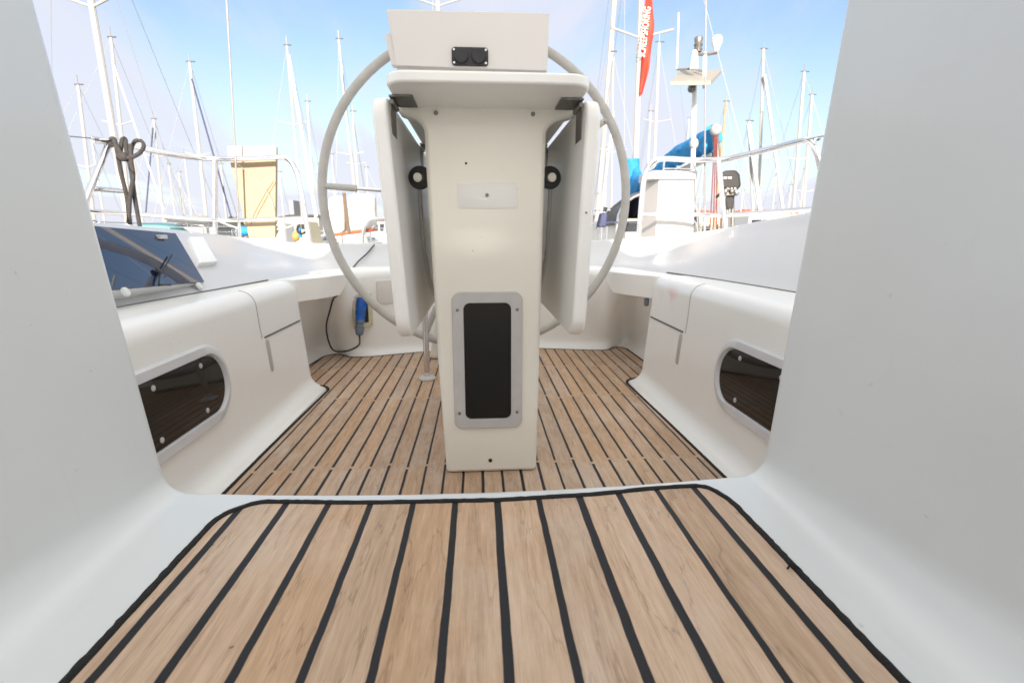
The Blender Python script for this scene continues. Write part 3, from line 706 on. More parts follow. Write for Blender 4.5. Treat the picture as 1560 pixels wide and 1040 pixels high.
# ------------------------------------------------------------------ steering wheel, console, instrument pod
WC = Vector((-.002, 2.25, .155)); WR = .655
t = empty('steering_console', (.02, 2.4, -.61)); tag(t, 'pale steering console carrying the large grey wheel, behind the table', 'steering console')
ring = [WC+Vector((WR*math.cos(2*math.pi*i/96), 0, WR*math.sin(2*math.pi*i/96))) for i in range(96)]
whl = MB().tube(ring, .0185, 14, closed=True).build('steering_wheel', RIM, t); whl['label'] = 'large grey leather bound steering wheel'
for a in (176, 248, 320, 30, 104):
    d = Vector((math.cos(R_(a)), 0, math.sin(R_(a))))
    s_ = MB().tube([WC+d*.05, WC+d*(WR-.13)], .0085, 10).build('spoke', STEEL, whl)
    MB().tube([WC+d*(WR-.145), WC+d*(WR-.140), WC+d*(WR-.01)], [.0135, .0145, .0125], 12).build('spoke_grip', RIM, whl)
MB().lathe([(.03, -.02), (.06, -.015), (.06, .02), (.03, .03)], WC, (0, 1, 0), 24).build('hub', STEEL, whl)
mb = MB(); pr = [(-.255, 2.43), (.235, 2.43), (.215, 2.56), (-.235, 2.56)]
mb.hexa([(x, y, -.609) for x, y in pr], [(x*.5, y, .10) for x, y in pr]); mb.build('console_body', CREAM, t, bevel=.02, seg=4)
MB().tube([(0, 2.25, .155), (0, 2.45, .09)], .022, 12).build('wheel_shaft', STEEL, t)
c0, c1 = onY(589, 15, 2.12), onY(834, 107, 2.12)
t = empty('instrument_pod', ((c0.x+c1.x)/2, 2.16, c1.z)); tag(t, 'blank pale instrument box with a black twin socket above the table', 'instrument box')
mb = MB(); mb.hexa([(c0.x+.026, 2.12, c1.z+.004), (c1.x, 2.12, c1.z-.003), (c1.x, 2.24-.04, c1.z), (c0.x+.02, 2.20, c1.z)],
                   [(c0.x, 2.115, c0.z), (c1.x+.004, 2.115, c0.z+.003), (c1.x, 2.19, c0.z), (c0.x, 2.19, c0.z)])
mb.build('pod_case', PODM, t, bevel=.0035, seg=3)
a_ = onY(588, 52, 2.135); b2_ = onY(600, 100, 2.135)
mb = MB(); mb.hexa([(b2_.x-.008, 2.13, b2_.z), (b2_.x+.02, 2.13, b2_.z), (b2_.x+.02, 2.17, b2_.z), (b2_.x-.008, 2.17, b2_.z)], [(a_.x-.006, 2.13, a_.z), (a_.x+.03, 2.13, a_.z), (a_.x+.03, 2.17, a_.z), (a_.x-.006, 2.17, a_.z)]); mb.build('side_flange', PODM, t, bevel=.002)
a_ = onY(605, 112, 2.15); b2_ = onY(800, 106, 2.15)
mb = MB(); mb.box((a_.x, 2.14, c1.z-.05), (b2_.x, 2.19, c1.z+.012)); mb.build('pod_base', PODM, t, bevel=.003)
for xx in (-.22, .10): MB().tube([(xx, 2.165, c1.z-.03), (xx, 2.165, .0), (xx*.6, 2.30, -.25), (xx*.5, 2.44, -.35)], .0125, 12).build('support_tube', STEEL, t)
p = onY(716, 87, 2.1165); 
mb = MB(); slab(mb, rrect(.140, .064, .012, 5), p+Vector((0, .003, 0)), (1, 0, 0), (0, 0, 1), (0, -.011, 0), .0025); sk = mb.build('socket_panel', BLACK, t, angle=30)
for s in (-1, 1):
    MB().lathe([(.027, 0), (.027, .009), (.024, .0115), (.012, .0115), (.0001, .0105)], p+Vector((s*.033, -.006, 0)), (0, -1, 0), 24).build('socket_cap', BLACK, sk)
    for s2 in (-1, 1): MB().lathe([(.0045, 0), (.004, .0018), (.0001, .002)], p+Vector((s*.061, -.0078, s2*.023)), (0, -1, 0), 10).build('screw', LAMPG, sk)

# ------------------------------------------------------------------ yacht hull, deck, added hood behind the viewer
t = empty('sailing_yacht', (0, 0, -1.5)); tag(t, 'white deck edge and stern of the yacht carrying this cockpit', 'yacht')
outl = [(-1.7, 3.55), (-1.98, 2.9), (-2.1, 1.5), (-2.15, -1.5), (-1.9, -5), (-1.0, -8.5), (0, -10)]
outl = outl + [(-x, y) for x, y in reversed(outl[:-1])]
h = MB(); n_ = len(outl)
lv = [[Vector((x*k_, y if y < 3 else y-o_, z)) for x, y in outl] for k_, z, o_ in ((1, -.17, 0), (.97, -.7, .05), (.90, -1.2, .12), (.70, -1.62, .3))]
h.grid(lv, closed=True); h.build('hull', HULLW, t, angle=50)
inner = [(-1.22, .3), (-1.22, 2.35), (-1.15, 2.75), (-.95, 3.05), (-.5, 3.17), (0, 3.2)]; inner = inner+[(-x, y) for x, y in reversed(inner[:-1])]
dk = MB(); od = [(-2.15, .3), (-2.07, 2.2), (-1.95, 3.0), (-1.72, 3.5), (-.9, 3.54), (0, 3.55)]; od = od+[(-x, y) for x, y in reversed(od[:-1])]
dk.grid([[Vector((x, y, -.12)) for x, y in inner], [Vector((x, y, -.168)) for x, y in od]]); dk.build('side_deck', GEL, t)
fd = MB(); fo = [(-2.15, .3), (-2.15, -1.5), (-1.9, -5), (-1.0, -8.5), (0, -10)]; fo += [(-x, y) for x, y in reversed(fo[:-1])]
fd.add([(x, y, -.10) for x, y in fo if y < -.4]+[], [tuple(range(len([1 for x, y in fo if y < -.4])))]); fd.build('foredeck', GEL, t)
# coachroof sides beside and behind the viewer
for s in (-1, 1):
    mb = MB(); q_ = [(s*.72, .60), (s*1.12, .60), (s*1.25, -2.5), (s*.95, -4.2), (s*.5, -4.2), (s*.66, -.9)]
    mb.hexa([(x, y, -.17) for x, y in q_], [(x*.94+s*.03, y-.02, .12) for x, y in q_]); mb.build('coachroof_side', GEL, t, bevel=.03, seg=4)
# added unseen hood: its arch shades the cockpit, its canvas passes soft fill
hd = empty('shade_hood', (0, -1.6, .1)); tag(hd, 'unseen canvas hood added behind the viewer to shade and softly fill the cockpit', 'shade_hood')
HZ = 1.95; HW = 1.05
def arch(Y, hs, w):
    return [Vector((w*math.cos(math.pi*i/24), Y, .05+hs*abs(math.sin(math.pi*i/24))**1.1)) for i in range(25)]
rws = [arch(-.85, HZ-.03, HW), arch(-1.2, HZ, HW), arch(-1.7, HZ-.16, HW*.98), arch(-2.2, HZ-.6, HW*.94), arch(-2.5, .05, HW*.9)]
MB().grid(rws).build('shade_canvas', CANVAS, hd)
MB().tube(arch(-.86, HZ-.045, HW-.015), .0125, 8).build('hood_bow', STEEL, hd)
for s_ in (-1, 1):  # unseen screens added to keep the sun off the side coamings
    mb = MB(); mb.grid([[Vector((s_*x, -.88, z)) for x in (.80, 1.3, 1.75)] for z in (-.1, .4, 1.05)]); sc_ = mb.build('side_shade', CANVAS, hd)
    sd = sc_.modifiers.new('thickness', 'SOLIDIFY'); sd.thickness = .004

# backstays
for nm, a_, b2_ in (('left', (365.5, 362), (345, 0)), ('right', (1073, 350), (1075.5, 0))):
    p0 = onY(*a_, 3.42); p1 = onY(*b2_, 3.38); d = (p1-p0); q0 = p0-d.normalized()*.10; q1 = p0+d*4.5
    tt = empty('backstay', q0); tag(tt, 'thick wire stay rising from the %s stern rail' % ('left' if nm == 'left' else 'right'), 'stay', 'wire stays at the stern')
    MB().tube([q0, q1], .0062 if nm == 'left' else .0058, 8).build('wire', WIRE, tt)
    MB().tube([q0, q0+d.normalized()*.26], [.011, .008], 8).build('turnbuckle', STEEL, tt)

# ------------------------------------------------------------------ stern rails
def pt(px, py, Y): return onY(px, py, Y)
def rail(name, mbpts, r, parent, mt=STEEL): return MB().tube(mbpts, r, 10).build(name, mt, parent)
t = empty('stern_rail', (-1.6, 3.2, -.1)); tag(t, 'stainless stern rail at the left, dark rope tied to its end', 'railing', 'stainless stern rails')
top = [pt(141, 213, 2.80), pt(200, 222, 3.0), pt(262, 235, 3.22), pt(310, 241, 3.4), pt(365, 242, 3.42), pt(412, 240, 3.42), pt(436, 241, 3.42), pt(450, 258, 3.42), pt(458, 290, 3.42), pt(472, 372, 3.40)]
rail('top_tube', spline(top, 5), .0158, t)
low = [pt(130, 322, 2.70), pt(205, 326, 3.0), pt(320, 335, 3.38), pt(380, 335, 3.42), pt(464, 332, 3.42)]
rail('lower_tube', spline(low, 5), .0130, t)
rail('stanchion', [pt(327.5, 243, 3.4), pt(328, 365, 3.4)], .0145, t)
rail('stanchion', [pt(167, 216, 2.9), pt(136, 290, 2.62), pt(115, 345, 2.45)], .016, t)
rail('cross_tube', [pt(135, 287, 2.65), pt(186, 291, 2.95)], .0125, t)
rail('lifeline', [pt(60, 204, 1.9), pt(120, 209, 2.5), pt(141, 211, 2.8), pt(160, 216, 2.88)], .0032, t, WIRE)
MB().tube([pt(141, 211, 2.78), pt(156, 213, 2.86)], .010, 8).build('line_tensioner', STEEL, t)
t = empty('stern_rail', (1.5, 3.1, -.1)); tag(t, 'stainless stern rail at the right in front of the white locker', 'railing', 'stainless stern rails')
top = [pt(972, 372, 3.42), pt(978, 300, 3.42), pt(983, 266, 3.42), pt(993, 248, 3.42), pt(1012, 242, 3.42), pt(1060, 244, 3.40), pt(1100, 243, 3.30), pt(1130, 237, 3.15), pt(1180, 225, 2.9), pt(1215, 216, 2.72), pt(1230, 214, 2.65), pt(1241, 225, 2.60), pt(1249, 250, 2.58), pt(1262, 320, 2.56)]
rail('top_tube', spline(top, 5), .0170, t)
rail('lower_tube', spline([pt(978, 326, 3.42), pt(1060, 327, 3.38), pt(1105, 328, 3.25), pt(1180, 322, 2.9), pt(1260, 316, 2.55)], 5), .0145, t)
rail('stanchion', [pt(1095, 244, 3.3), pt(1105, 352, 3.24)], .0150, t)
rail('lifeline', [pt(1228, 213, 2.66), pt(1252, 208, 2.4), pt(1300, 200, 2.0)], .0035, t, WIRE)
MB().lathe([(.012, 0), (.012, .02), (.006, .03)], pt(1240, 212, 2.58), (1, -.3, .1), 10).build('line_tensioner', STEEL, t)
# rope on left rail
t = empty('mooring_rope', pt(190, 225, 3.0)); tag(t, 'dark rope looped over the left stern rail and hanging down', 'rope')
def lp(pts, r=.0105): return MB().tube(spline(pts, 6), r, 8)
lp([pt(170, 222, 2.85), pt(169, 213, 2.93), pt(174, 212, 2.86), pt(178, 228, 2.84), pt(184, 262, 2.84), pt(193, 300, 2.85), pt(198, 342, 2.86)]).build('rope_strand', ROPE, t)
lp([pt(183, 236, 2.84), pt(186, 214, 2.88), pt(191, 213, 2.90), pt(193, 232, 2.84), pt(200, 262, 2.84), pt(205, 300, 2.86), pt(213, 345, 2.87)]).build('rope_strand', ROPE, t)
lp([pt(178, 222, 2.84), pt(188, 238, 2.82), pt(199, 240, 2.82), pt(213, 233, 2.84), pt(219, 223, 2.9), pt(215, 215, 2.95), pt(206, 215, 2.96), pt(201, 224, 2.98), pt(199, 236, 2.86)], .010).build('rope_strand', ROPE, t)
lp([pt(199, 220, 2.84), pt(200, 245, 2.82), pt(203, 270, 2.82), pt(198, 300, 2.83), pt(196, 340, 2.84)], .0105).build('rope_strand', ROPE, t)
MB().ball(pt(188, 239, 2.82), .028, .022, .024).build('knot', ROPE, t)

# gangway board on the left rail
t = empty('gangway_board', pt(395, 330, 3.55)); tag(t, 'tapered pale wooden board with white cap standing behind the left stern rail', 'board')
q4 = [pt(345, 222, 3.50), pt(420, 222, 3.50), pt(420, 241, 3.50), pt(347, 244, 3.50)]
mb = MB(); mb.hexa(q4, [p_+Vector((0, .045, 0)) for p_ in q4]); mb.build('cap', LOCK, t, bevel=.01)
q4 = [pt(349, 242, 3.505), pt(420, 240, 3.505), pt(419, 362, 3.505), pt(379, 362, 3.505)]
mb = MB(); mb.hexa(q4, [p_+Vector((0, .035, 0)) for p_ in q4]); mb.build('plank', PLY, t, bevel=.004)
for a_ in (353, 411):
    for b2_ in (227, 237): MB().lathe([(.006, 0), (.005, .003)], pt(a_, b2_, 3.50), (0, -1, 0), 10).build('bolt', DSTEEL, t)
MB().tube(spline([pt(352, 243, 3.47), pt(372, 258, 3.47), pt(395, 278, 3.47), pt(410, 298, 3.47), pt(417, 320, 3.48)], 5), .002, 6).build('lashing', LINEW, t)
MB().tube(spline([pt(417, 276, 3.48), pt(405, 294, 3.47), pt(388, 325, 3.47), pt(382, 342, 3.48)], 5), .0026, 6).build('lashing', BROWN, t)
# lifebuoy in white cover with strap
t = empty('lifebuoy_cover', pt(535, 350, 3.5)); tag(t, 'white padded lifebuoy cover with brown strap on the stern seen through the wheel', 'lifebuoy')
for (x0, x1, yt0, yt1, yb0, yb1) in ((497, 522, 300, 297, 358, 355), (526, 569, 296, 294, 354, 349)):
    q4 = [pt(x0, yt0, 3.45), pt(x1, yt1, 3.45), pt(x1+2, yb1, 3.45), pt(x0+4, yb0, 3.45)]
    mb = MB(); mb.hexa(q4, [p_+Vector((0, .12, 0)) for p_ in q4]); mb.build('padded_cover', WCANVAS, t, bevel=.035, seg=4)
mb = MB(); mb.tube([pt(524, 294, 3.44), pt(526, 315, 3.435), pt(529, 340, 3.435), pt(532, 357, 3.44)], .011, 6); mb.build('strap', BROWN, t)
MB().tube([pt(503, 359, 3.46), pt(571, 350, 3.46)], .009, 8).build('red_piping', ORANGE, t)
t = empty('stern_ladder', pt(560, 355, 3.5)); tag(t, 'curved steel boarding ladder tube beside the lifebuoy cover', 'ladder')
MB().tube(spline([pt(553, 372, 3.4), pt(554, 352, 3.4), pt(561, 339, 3.4), pt(575, 333, 3.4), pt(640, 333, 3.4), pt(700, 334, 3.4)], 5), .0125, 10).build('ladder_tube', STEEL, t)
for xx in (600, 650): MB().tube([pt(xx, 333, 3.4), pt(xx, 375, 3.4)], .0125, 8).build('ladder_leg', STEEL, t)

# white locker on the right stern
t = empty('stern_locker', pt(1028, 365, 3.6)); tag(t, 'upright white locker with overhanging top behind the right stern rail', 'locker')
Yl = 3.56; b0, b1 = pt(1009, 272, Yl), pt(1054, 380, Yl)
lx = pt(1000, 300, Yl+.22).x
mb = MB(); mb.hexa([(b0.x, Yl, b1.z), (b1.x, Yl, b1.z), (b1.x+.015, Yl+.26, b1.z), (b0.x+.03, Yl+.26, b1.z)], [(b0.x, Yl, b0.z), (b1.x, Yl, b0.z), (b1.x+.015, Yl+.26, b0.z), (b0.x+.03, Yl+.26, b0.z)])
for i in (0, 3, 4, 7): mb.v[i].x -= .022 if i in (0, 4) else .105
mb.build('locker_body', LOCK, t, bevel=.006)
a_ = pt(988, 273, Yl-.02); b2_ = pt(1062, 263, Yl-.02)
mb = MB(); q_ = [(a_.x, Yl+.02), (a_.x+.04, Yl-.03), (b2_.x, Yl-.03), (b2_.x+.02, Yl+.30), (a_.x+.03, Yl+.30)]
mb.hexa([(x, y, a_.z) for x, y in q_], [(x, y, b2_.z+.012) for x, y in q_]); mb.build('locker_top', LOCK, t, bevel=.010, seg=3)
MB().lathe([(.006, 0), (.006, .004), (.003, .005)], pt(1041, 308, Yl-.001), (0, -1, 0), 12).build('latch', DSTEEL, t)
for (x0, x1) in ((1012, 1010), (1055, 1062)):
    MB().tube([pt(x0, 246, Yl), pt(x1, 268, Yl)], .006, 8).build('grab_rail', STEEL, t)
MB().tube([pt(1010, 257, Yl), pt(1056, 258, Yl)], .006, 8).build('grab_rail', STEEL, t)

# outboard on a neighbour's rail
t = empty('outboard_motor', pt(1112, 350, 5.4)); tag(t, 'black outboard motor with a white mark on its cowl clamped upright at the right', 'outboard')
Yo = 5.4
def oq(p4, dy0, dy1, name, mt, parent, bv=.02):
    q = [pt(*p_, Yo+dy0) for p_ in p4]; mb = MB(); mb.hexa(q, [pt(*p_, Yo+dy1) for p_ in p4]); return mb.build(name, mt, parent, bevel=bv, seg=3)
cw = oq([(1098, 264), (1105, 260), (1121, 259), (1127, 266), (1129, 283), (1124, 289), (1099, 288)], -.12, .16, 'cowl', BLACK, t, .025)
for xx in (1105, 1112): 
    q = pt(xx, 271, Yo-.122); MB().box(q-Vector((.017, .002, .009)), q+Vector((.017, .002, .009))).build('cowl_mark', WHITE, cw, smooth=False)
oq([(1100, 288), (1125, 288), (1123, 298), (1103, 299)], -.09, .12, 'engine_pan', DSTEEL, t, .012)
oq([(1106, 298), (1119, 298), (1117, 318), (1108, 318)], -.05, .05, 'swivel_bracket', BLACK, t, .008)
for xx in (1108, 1116): MB().tube([pt(xx, 300, Yo), pt(xx, 368, Yo)], .020, 8).build('leg_tube', DSTEEL, t)
MB().tube([pt(1100, 292, Yo-.1), pt(1092, 300, Yo-.25)], .014, 8).build('tiller_handle', BLACK, t)
MB().ball(pt(1122, 293, Yo-.1), .03).build('fuel_cap', STEEL, t)
for _ in range(9):
    MB().ball(pt(1103+random.random()*20, 286+random.random()*14, Yo-.10), .016+.012*random.random(), n=8, k=5).build('engine_fitting', random.choice([DSTEEL, BLACK, STEEL]), t)

# ------------------------------------------------------------------ water, quay, far shore
w_mt, nt, b = new_mat('harbour_water'); L = nt.links.new
b.inputs['Base Color'].default_value = (.03, .055, .06, 1); b.inputs['Roughness'].default_value = .08
tc = N(nt, 'ShaderNodeTexCoord'); nz = N(nt, 'ShaderNodeTexNoise', i_Scale=2.5, i_Detail=6.0); L(tc.outputs['Object'], nz.inputs['Vector'])
bp = N(nt, 'ShaderNodeBump', i_Strength=.6, i_Distance=.05); L(nz.outputs['Fac'], bp.inputs['Height']); L(bp.outputs['Normal'], b.inputs['Normal'])
o = MB().add([(-1500, -1500, -1.45), (1500, -1500, -1.45), (1500, 1500, -1.45), (-1500, 1500, -1.45)], [(0, 1, 2, 3)]).build('water', w_mt); tag(o, kind='structure')
o = MB().box((-160, 95, -2), (200, 400, -.5)).build('quay', STONE, smooth=False); tag(o, kind='structure')
# pontoon behind the stern
t = empty('pontoon', (0, 6.0, -1.3)); tag(t, 'grey timber walkway floating just beyond the stern', 'pontoon')
MB().box((-14, 4.2, -1.25), (14, 5.3, -.98)).build('walkway', GREYW, t, smooth=False)

def building(name, label, x0, x1, Y, top, base, wall, roof, depth=10, ridge=None, wins=0, cat='building', group=None):
    a_, b2_ = pt(x0, base, Y), pt(x1, base, Y); zt = pt((x0+x1)/2, top, Y).z
    t = empty(name, ((a_.x+b2_.x)/2, Y, -.5)); tag(t, label, cat, group)
    wz = zt if ridge is None else pt(x0, ridge, Y).z
    MB().box((a_.x, Y, -.5), (b2_.x, Y+depth, wz)).build('wall', wall, t, smooth=False)
    if ridge is not None:
        o_ = .4; mb = MB(); mb.add([(a_.x-o_, Y-o_, wz), (b2_.x+o_, Y-o_, wz), (b2_.x+o_, Y+depth+o_, wz), (a_.x-o_, Y+depth+o_, wz), (a_.x+1, Y+depth/2, zt), (b2_.x-1, Y+depth/2, zt)], [(0, 1, 5, 4), (2, 3, 4, 5), (0, 4, 3), (1, 2, 5), (0, 3, 2, 1)]); mb.build('roof', roof, t, smooth=False)
    rows_ = max(1, int((wz+.5)/3.2))
    for k_ in range(wins):
        for r_ in range(rows_):
            xx = a_.x+(b2_.x-a_.x)*(k_+.5)/wins; zz = -.5+1.7+r_*3.0
            if zz+.8 < wz: MB().box((xx-.6, Y-.06, zz-.6), (xx+.6, Y+.02, zz+.7)).build('window', WINDOWM, t, smooth=False)
building('boathouse', 'low dark roofed shed behind the left stern rail', 256, 326, 42, 334, 352, GREYW, DARKROOF, 6, 344, 3)
building('harbour_house', 'red roofed sand coloured house row at the far right horizon', 1140, 1212, 100, 317, 345, BRICK, REDROOF, 10, 324, 8)
building('harbour_house', 'low red roofed house left of the long row, right of the outboard', 1122, 1139, 110, 326, 345, BRICK, REDROOF, 8, 332, 3)
building('harbour_house', 'brick harbour building with dark windows seen under the right stern rail', 985, 1096, 97, 318, 345, BRICK, REDROOF, 8, 326, 9)
building('harbour_house', 'long low pale warehouse with red roof behind the lifebuoy cover', 500, 590, 97, 331, 345, GREYW, REDROOF, 8, 336, 7)
building('harbour_house', 'plain grey warehouse on the quay between gangway board and wheel', 425, 486, 120, 326, 345, GREYW, DARKROOF, 8, 331, 5)
building('harbour_house', 'small brick warehouse right of the white neighbour motorboat', 905, 975, 99, 326, 345, BRICK, DARKROOF, 8, 332, 5)
TOWER = plain('tower_concrete', (.20, .22, .26), .8, var=.1)
building('tower_block', 'tall narrow grey tower on the far horizon left of the wheel', 443, 450, 330, 305, 345, TOWER, TOWER, 12, None, 0)

def tree(px, py, Y, w, label):
    base = pt(px, 352, Y); top = pt(px, py, Y); H = top.z+.5; rnd = random.Random(px)
    t = empty('broadleaf_tree', (base.x, Y, -.5)); tag(t, label, 'tree', 'trees on the quay')
    tr = MB(); tr.tube([(base.x, Y, -.5), (base.x+.1, Y, -.5+H*.35), (base.x, Y, -.5+H*.7)], [.22, .15, .06], 7)
    for k_ in range(6):
        a = rnd.random()*6.28; tr.tube([(base.x, Y, -.5+H*.3+k_*.2), (base.x+math.cos(a)*w*.5, Y+math.sin(a)*w*.5, -.5+H*.6+rnd.random())], [.08, .02], 5)
    tr.build('trunk', BARK, t)
    cr_ = MB(); cl = [(Vector((rnd.uniform(-1, 1)*w*.6, rnd.uniform(-1, 1)*w*.6, -.5+H*rnd.uniform(.35, .85))), rnd.uniform(.25, .5)*w*.7) for _ in range(16)]
    for c_, r_ in cl:
        for _ in range(110):
            d = Vector((rnd.gauss(0, 1), rnd.gauss(0, 1), rnd.gauss(0, 1))).normalized()*r_*rnd.uniform(.5, 1.05); d.z *= .75
            p_ = Vector((base.x, Y, 0))+c_+d; a = Vector((rnd.uniform(-1, 1), rnd.uniform(-1, 1), rnd.uniform(-1, 1))).normalized()*.16; b_ = a.cross(Vector((rnd.uniform(-1, 1), rnd.uniform(-1, 1), rnd.uniform(-1, 1)))).normalized()*.1
            cr_.add([p_-a, p_+b_, p_+a, p_-b_], [(0, 1, 2, 3)])
    cr_.build('crown', LEAF, t, smooth=False, weld=False, recalc=False)
tree(352, 326, 60, 1.7, 'rounded olive green tree behind the gangway board, left of it')
tree(336, 334, 62, 1.3, 'lower yellowish green tree close left of the rounded one')
tree(655, 330, 70, 2.2, 'broad tree hidden behind the table pedestal')
tree(1213, 322, 108, 1.8, 'small tree at the right end of the red roofed row')

# ------------------------------------------------------------------ neighbouring boats
def sailboat(px, Y, top, base=330, lean=0, wid=None, hull=HULLW, label='', L_=9., cover=None, spread=None, stays=True, forestay=None, cabin=True, yaw=0., group='sailing boats moored in the marina', mastmat=MASTM, hood=None, far=False, furl=None, hz=0.):
    p0 = pt(px, base, Y); x0 = p0.x; zt = pt(px+lean, top, Y).z; xt = pt(px+lean, top, Y).x
    if Y <= 30: xt = x0+(xt-x0)
    t = empty('sailing_boat', (x0, Y, -1.45)); tag(t, label, 'sailboat', group)
    cy, sy = math.cos(R_(yaw)), math.sin(R_(yaw))
    def W(x, y, z): return Vector((x0+x*cy-y*sy, Y+x*sy+y*cy, z))
    bw = L_*.16; zd = -.45+hz
    ol = [(-bw*.75, -L_*.55), (-bw, -L_*.2), (-bw*.95, L_*.05), (-bw*.6, L_*.28), (0, L_*.45)]; ol += [(-x, y) for x, y in reversed(ol[:-1])]
    mb = MB(); mb.grid([[W(x*.6, y*.94, -1.6) for x, y in ol], [W(x*.93, y*.98, -1.2) for x, y in ol], [W(x, y, zd) for x, y in ol]], closed=True)
    mb.add([W(x, y, zd) for x, y in ol], [tuple(range(len(ol)))]); mb.build('hull', hull, t, angle=45)
    if cabin:
        cw_ = bw*.55; mb = MB(); zc_ = zd+.38
        q_ = [(-cw_, -L_*.18), (cw_, -L_*.18), (cw_*.6, L_*.18), (-cw_*.6, L_*.18)]
        mb.hexa([W(x, y, zd) for x, y in q_], [W(x*.85, y*.92, zc_) for x, y in q_]); cab = mb.build('cabin', HULLW, t, bevel=.05)
        if not far:
            for s in (-1, 1):
                for yy in (-.12, -.02, .08):
                    q = [W(s*cw_*.97*(1-abs(yy)), L_*(yy-.03), zd+.13), W(s*cw_*.97*(1-abs(yy)), L_*(yy+.03), zd+.13), W(s*cw_*.90*(1-abs(yy)), L_*(yy+.03), zd+.27), W(s*cw_*.90*(1-abs(yy)), L_*(yy-.03), zd+.27)]
                    mb = MB(); mb.hexa(q, [p_+Vector((s*.03, 0, .005)) for p_ in q]); mb.build('window', WINDOWM, cab, smooth=False)
    r = (wid or max(4.2, 5.2-Y*.01))*.72*Y/F_PX/2
    mast = MB(); mast.tube([(x0, Y, zd), (xt, Y, zt)], [r, r*.85], 8); mm_ = mast.build('mast', mastmat, t)
    mh = MB(); mh.tube([(xt-r*2, Y, zt+.03), (xt+r*3, Y, zt+.03)], .02+Y*.0004, 5); mh.tube([(xt, Y, zt), (xt, Y, zt+.25+Y*.006)], .008+Y*.0003, 5); mh.build('masthead', DSTEEL, mm_)
    wr = max(.004, Y*.00026)
    H_ = zt-zd
    sps = spread if spread is not None else [.55]
    for sfrac in sps:
        z_ = zd+H_*sfrac if sfrac < 1.5 else sfrac; xx = x0+(xt-x0)*(z_-zd)/H_; sl_ = min(1.0, H_*.075)
        s_ = MB(); s_.tube([W(xx-x0-sl_, -.15, z_+.12), (xx, Y, z_), W(xx-x0+sl_, -.15, z_+.12)], .018+Y*.0003, 6); s_.build('spreader', mastmat, mm_)
        if stays:
            for s in (-1, 1) if Y < 13 else ():
                q = MB(); q.tube([(xt, Y, zt-.1), W(xx-x0+s*sl_, -.15, z_+.12), W(s*bw*.9, -.2, zd)], wr, 5); q.build('shroud', WIRE if Y < 20 else LINEW, t)
    if stays:
        MB().tube([(xt, Y, zt), W(0, L_*.45, zd)], wr, 5).build('forestay', LINEW, t)
        if Y < 35: MB().tube([(xt, Y, zt), W(0, -L_*.54, zd+.1)], wr, 5).build('backstay', LINEW, t)
    if forestay:
        a_ = pt(*forestay[0], Y-.3); b_ = pt(*forestay[1], Y-.3)
        MB().tube([a_, b_], forestay[2]*.8*Y/F_PX/2, 6).build('furled_sail', forestay[3], t)
    bl_ = L_*.38; zb_ = zd+1.15
    if cover:
        b_ = MB(); b_.tube([W(0, -.1, zb_-.1), W(0, -bl_, zb_-.05)], .06, 8); b_.build('boom', mastmat, t)
        c_ = MB(); rr = []
        for k_ in range(11):
            s = k_/10; yy = -.05-bl_*s*.98; hgt = .34*(1-s)**.8+.10+.02*math.sin(k_*2.1); wd = .11*(1-s*.4)
            rr.append([W(wd*math.cos(a)*(1+.1*math.sin(k_*3+a*2)), yy, zb_+hgt*.35+hgt*.5*math.sin(a)*1.2) for a in [2*math.pi*j/10 for j in range(10)]])
        c_.grid(rr, closed=True); c_.build('sail_cover', cover, t)
    if hood:
        c_ = MB(); rr = []
        for k_, (yy, hh, ww) in enumerate(((-L_*.2, .62, 1), (-L_*.16, .66, 1), (-L_*.10, .55, .95), (-L_*.04, .25, .8))):
            rr.append([W(bw*.62*ww*math.cos(math.pi*j/10), yy, zd+.3+hh*math.sin(math.pi*j/10)**.7) for j in range(11)])
        c_.grid(rr); c_.build('shade_hood', hood, t)
    if not far:
        g = MB()
        for s in (-1, 1):
            g.tube(bend([W(s*bw*.55, -L_*.54, zd), W(s*bw*.6, -L_*.54, zd+.62), W(s*bw*.95, -L_*.3, zd+.62), W(s*bw*.95, -L_*.3, zd)], .12), .014, 6)
            g.tube([W(s*bw*.95, -L_*.3, zd+.6), W(s*bw*.93, 0, zd+.6), W(s*bw*.55, L_*.3, zd+.6), W(0, L_*.44, zd+.62)], .008, 5)
            g.tube([W(s*bw*.93, 0, zd), W(s*bw*.93, 0, zd+.6)], .014, 5); g.tube([W(s*bw*.55, L_*.28, zd), W(s*bw*.55, L_*.28, zd+.6)], .014, 5)
        g.build('guard_rail', STEEL, t)
    return t
S = sailboat
S(195, 9.0, -260, lean=-100, wid=12, label='moored yacht whose thick mast leans past the left wall edge', L_=8, spread=[3.42], base=330)
S(141, 24, 130, lean=-22, wid=6, label='yacht with thin mast just right of the left wall edge', L_=9, spread=[.5], far=False)
S(197, 22, 58, lean=-28, wid=6, label='yacht with bare mast between the rope and the thick left mast', L_=10, spread=[.6], forestay=((172, 95), (250, 320), 2.5, WCANVAS))
S(248, 34, 182, lean=-14, wid=4, label='small yacht with blue furled line right of the rope', L_=8, spread=[.7], forestay=((233, 195), (222, 325), 2.2, NCOVER))
S(314, 30, 95, lean=-25, wid=6.5, label='yacht with dark blue furled sail left of the rail stanchion', L_=10, spread=[.5], forestay=((292, 120), (352, 330), 2.6, NCOVER), cover=WCANVAS)
S(461, 26, 70, lean=-24, wid=5.5, label='yacht with white furled sail right of the gangway board', L_=10, spread=[.62], forestay=((440, 85), (482, 330), 5.5, WCANVAS))
S(480, 40, 155, lean=-12, wid=4.5, label='yacht with short mast just left of the wheel rim', L_=9, spread=[.5])
S(545, 32, 60, lean=-29, wid=5.5, label='yacht with tall mast behind the upper left wheel rim', L_=10, spread=[.45], forestay=((520, 110), (541, 292), 4, MASTM))
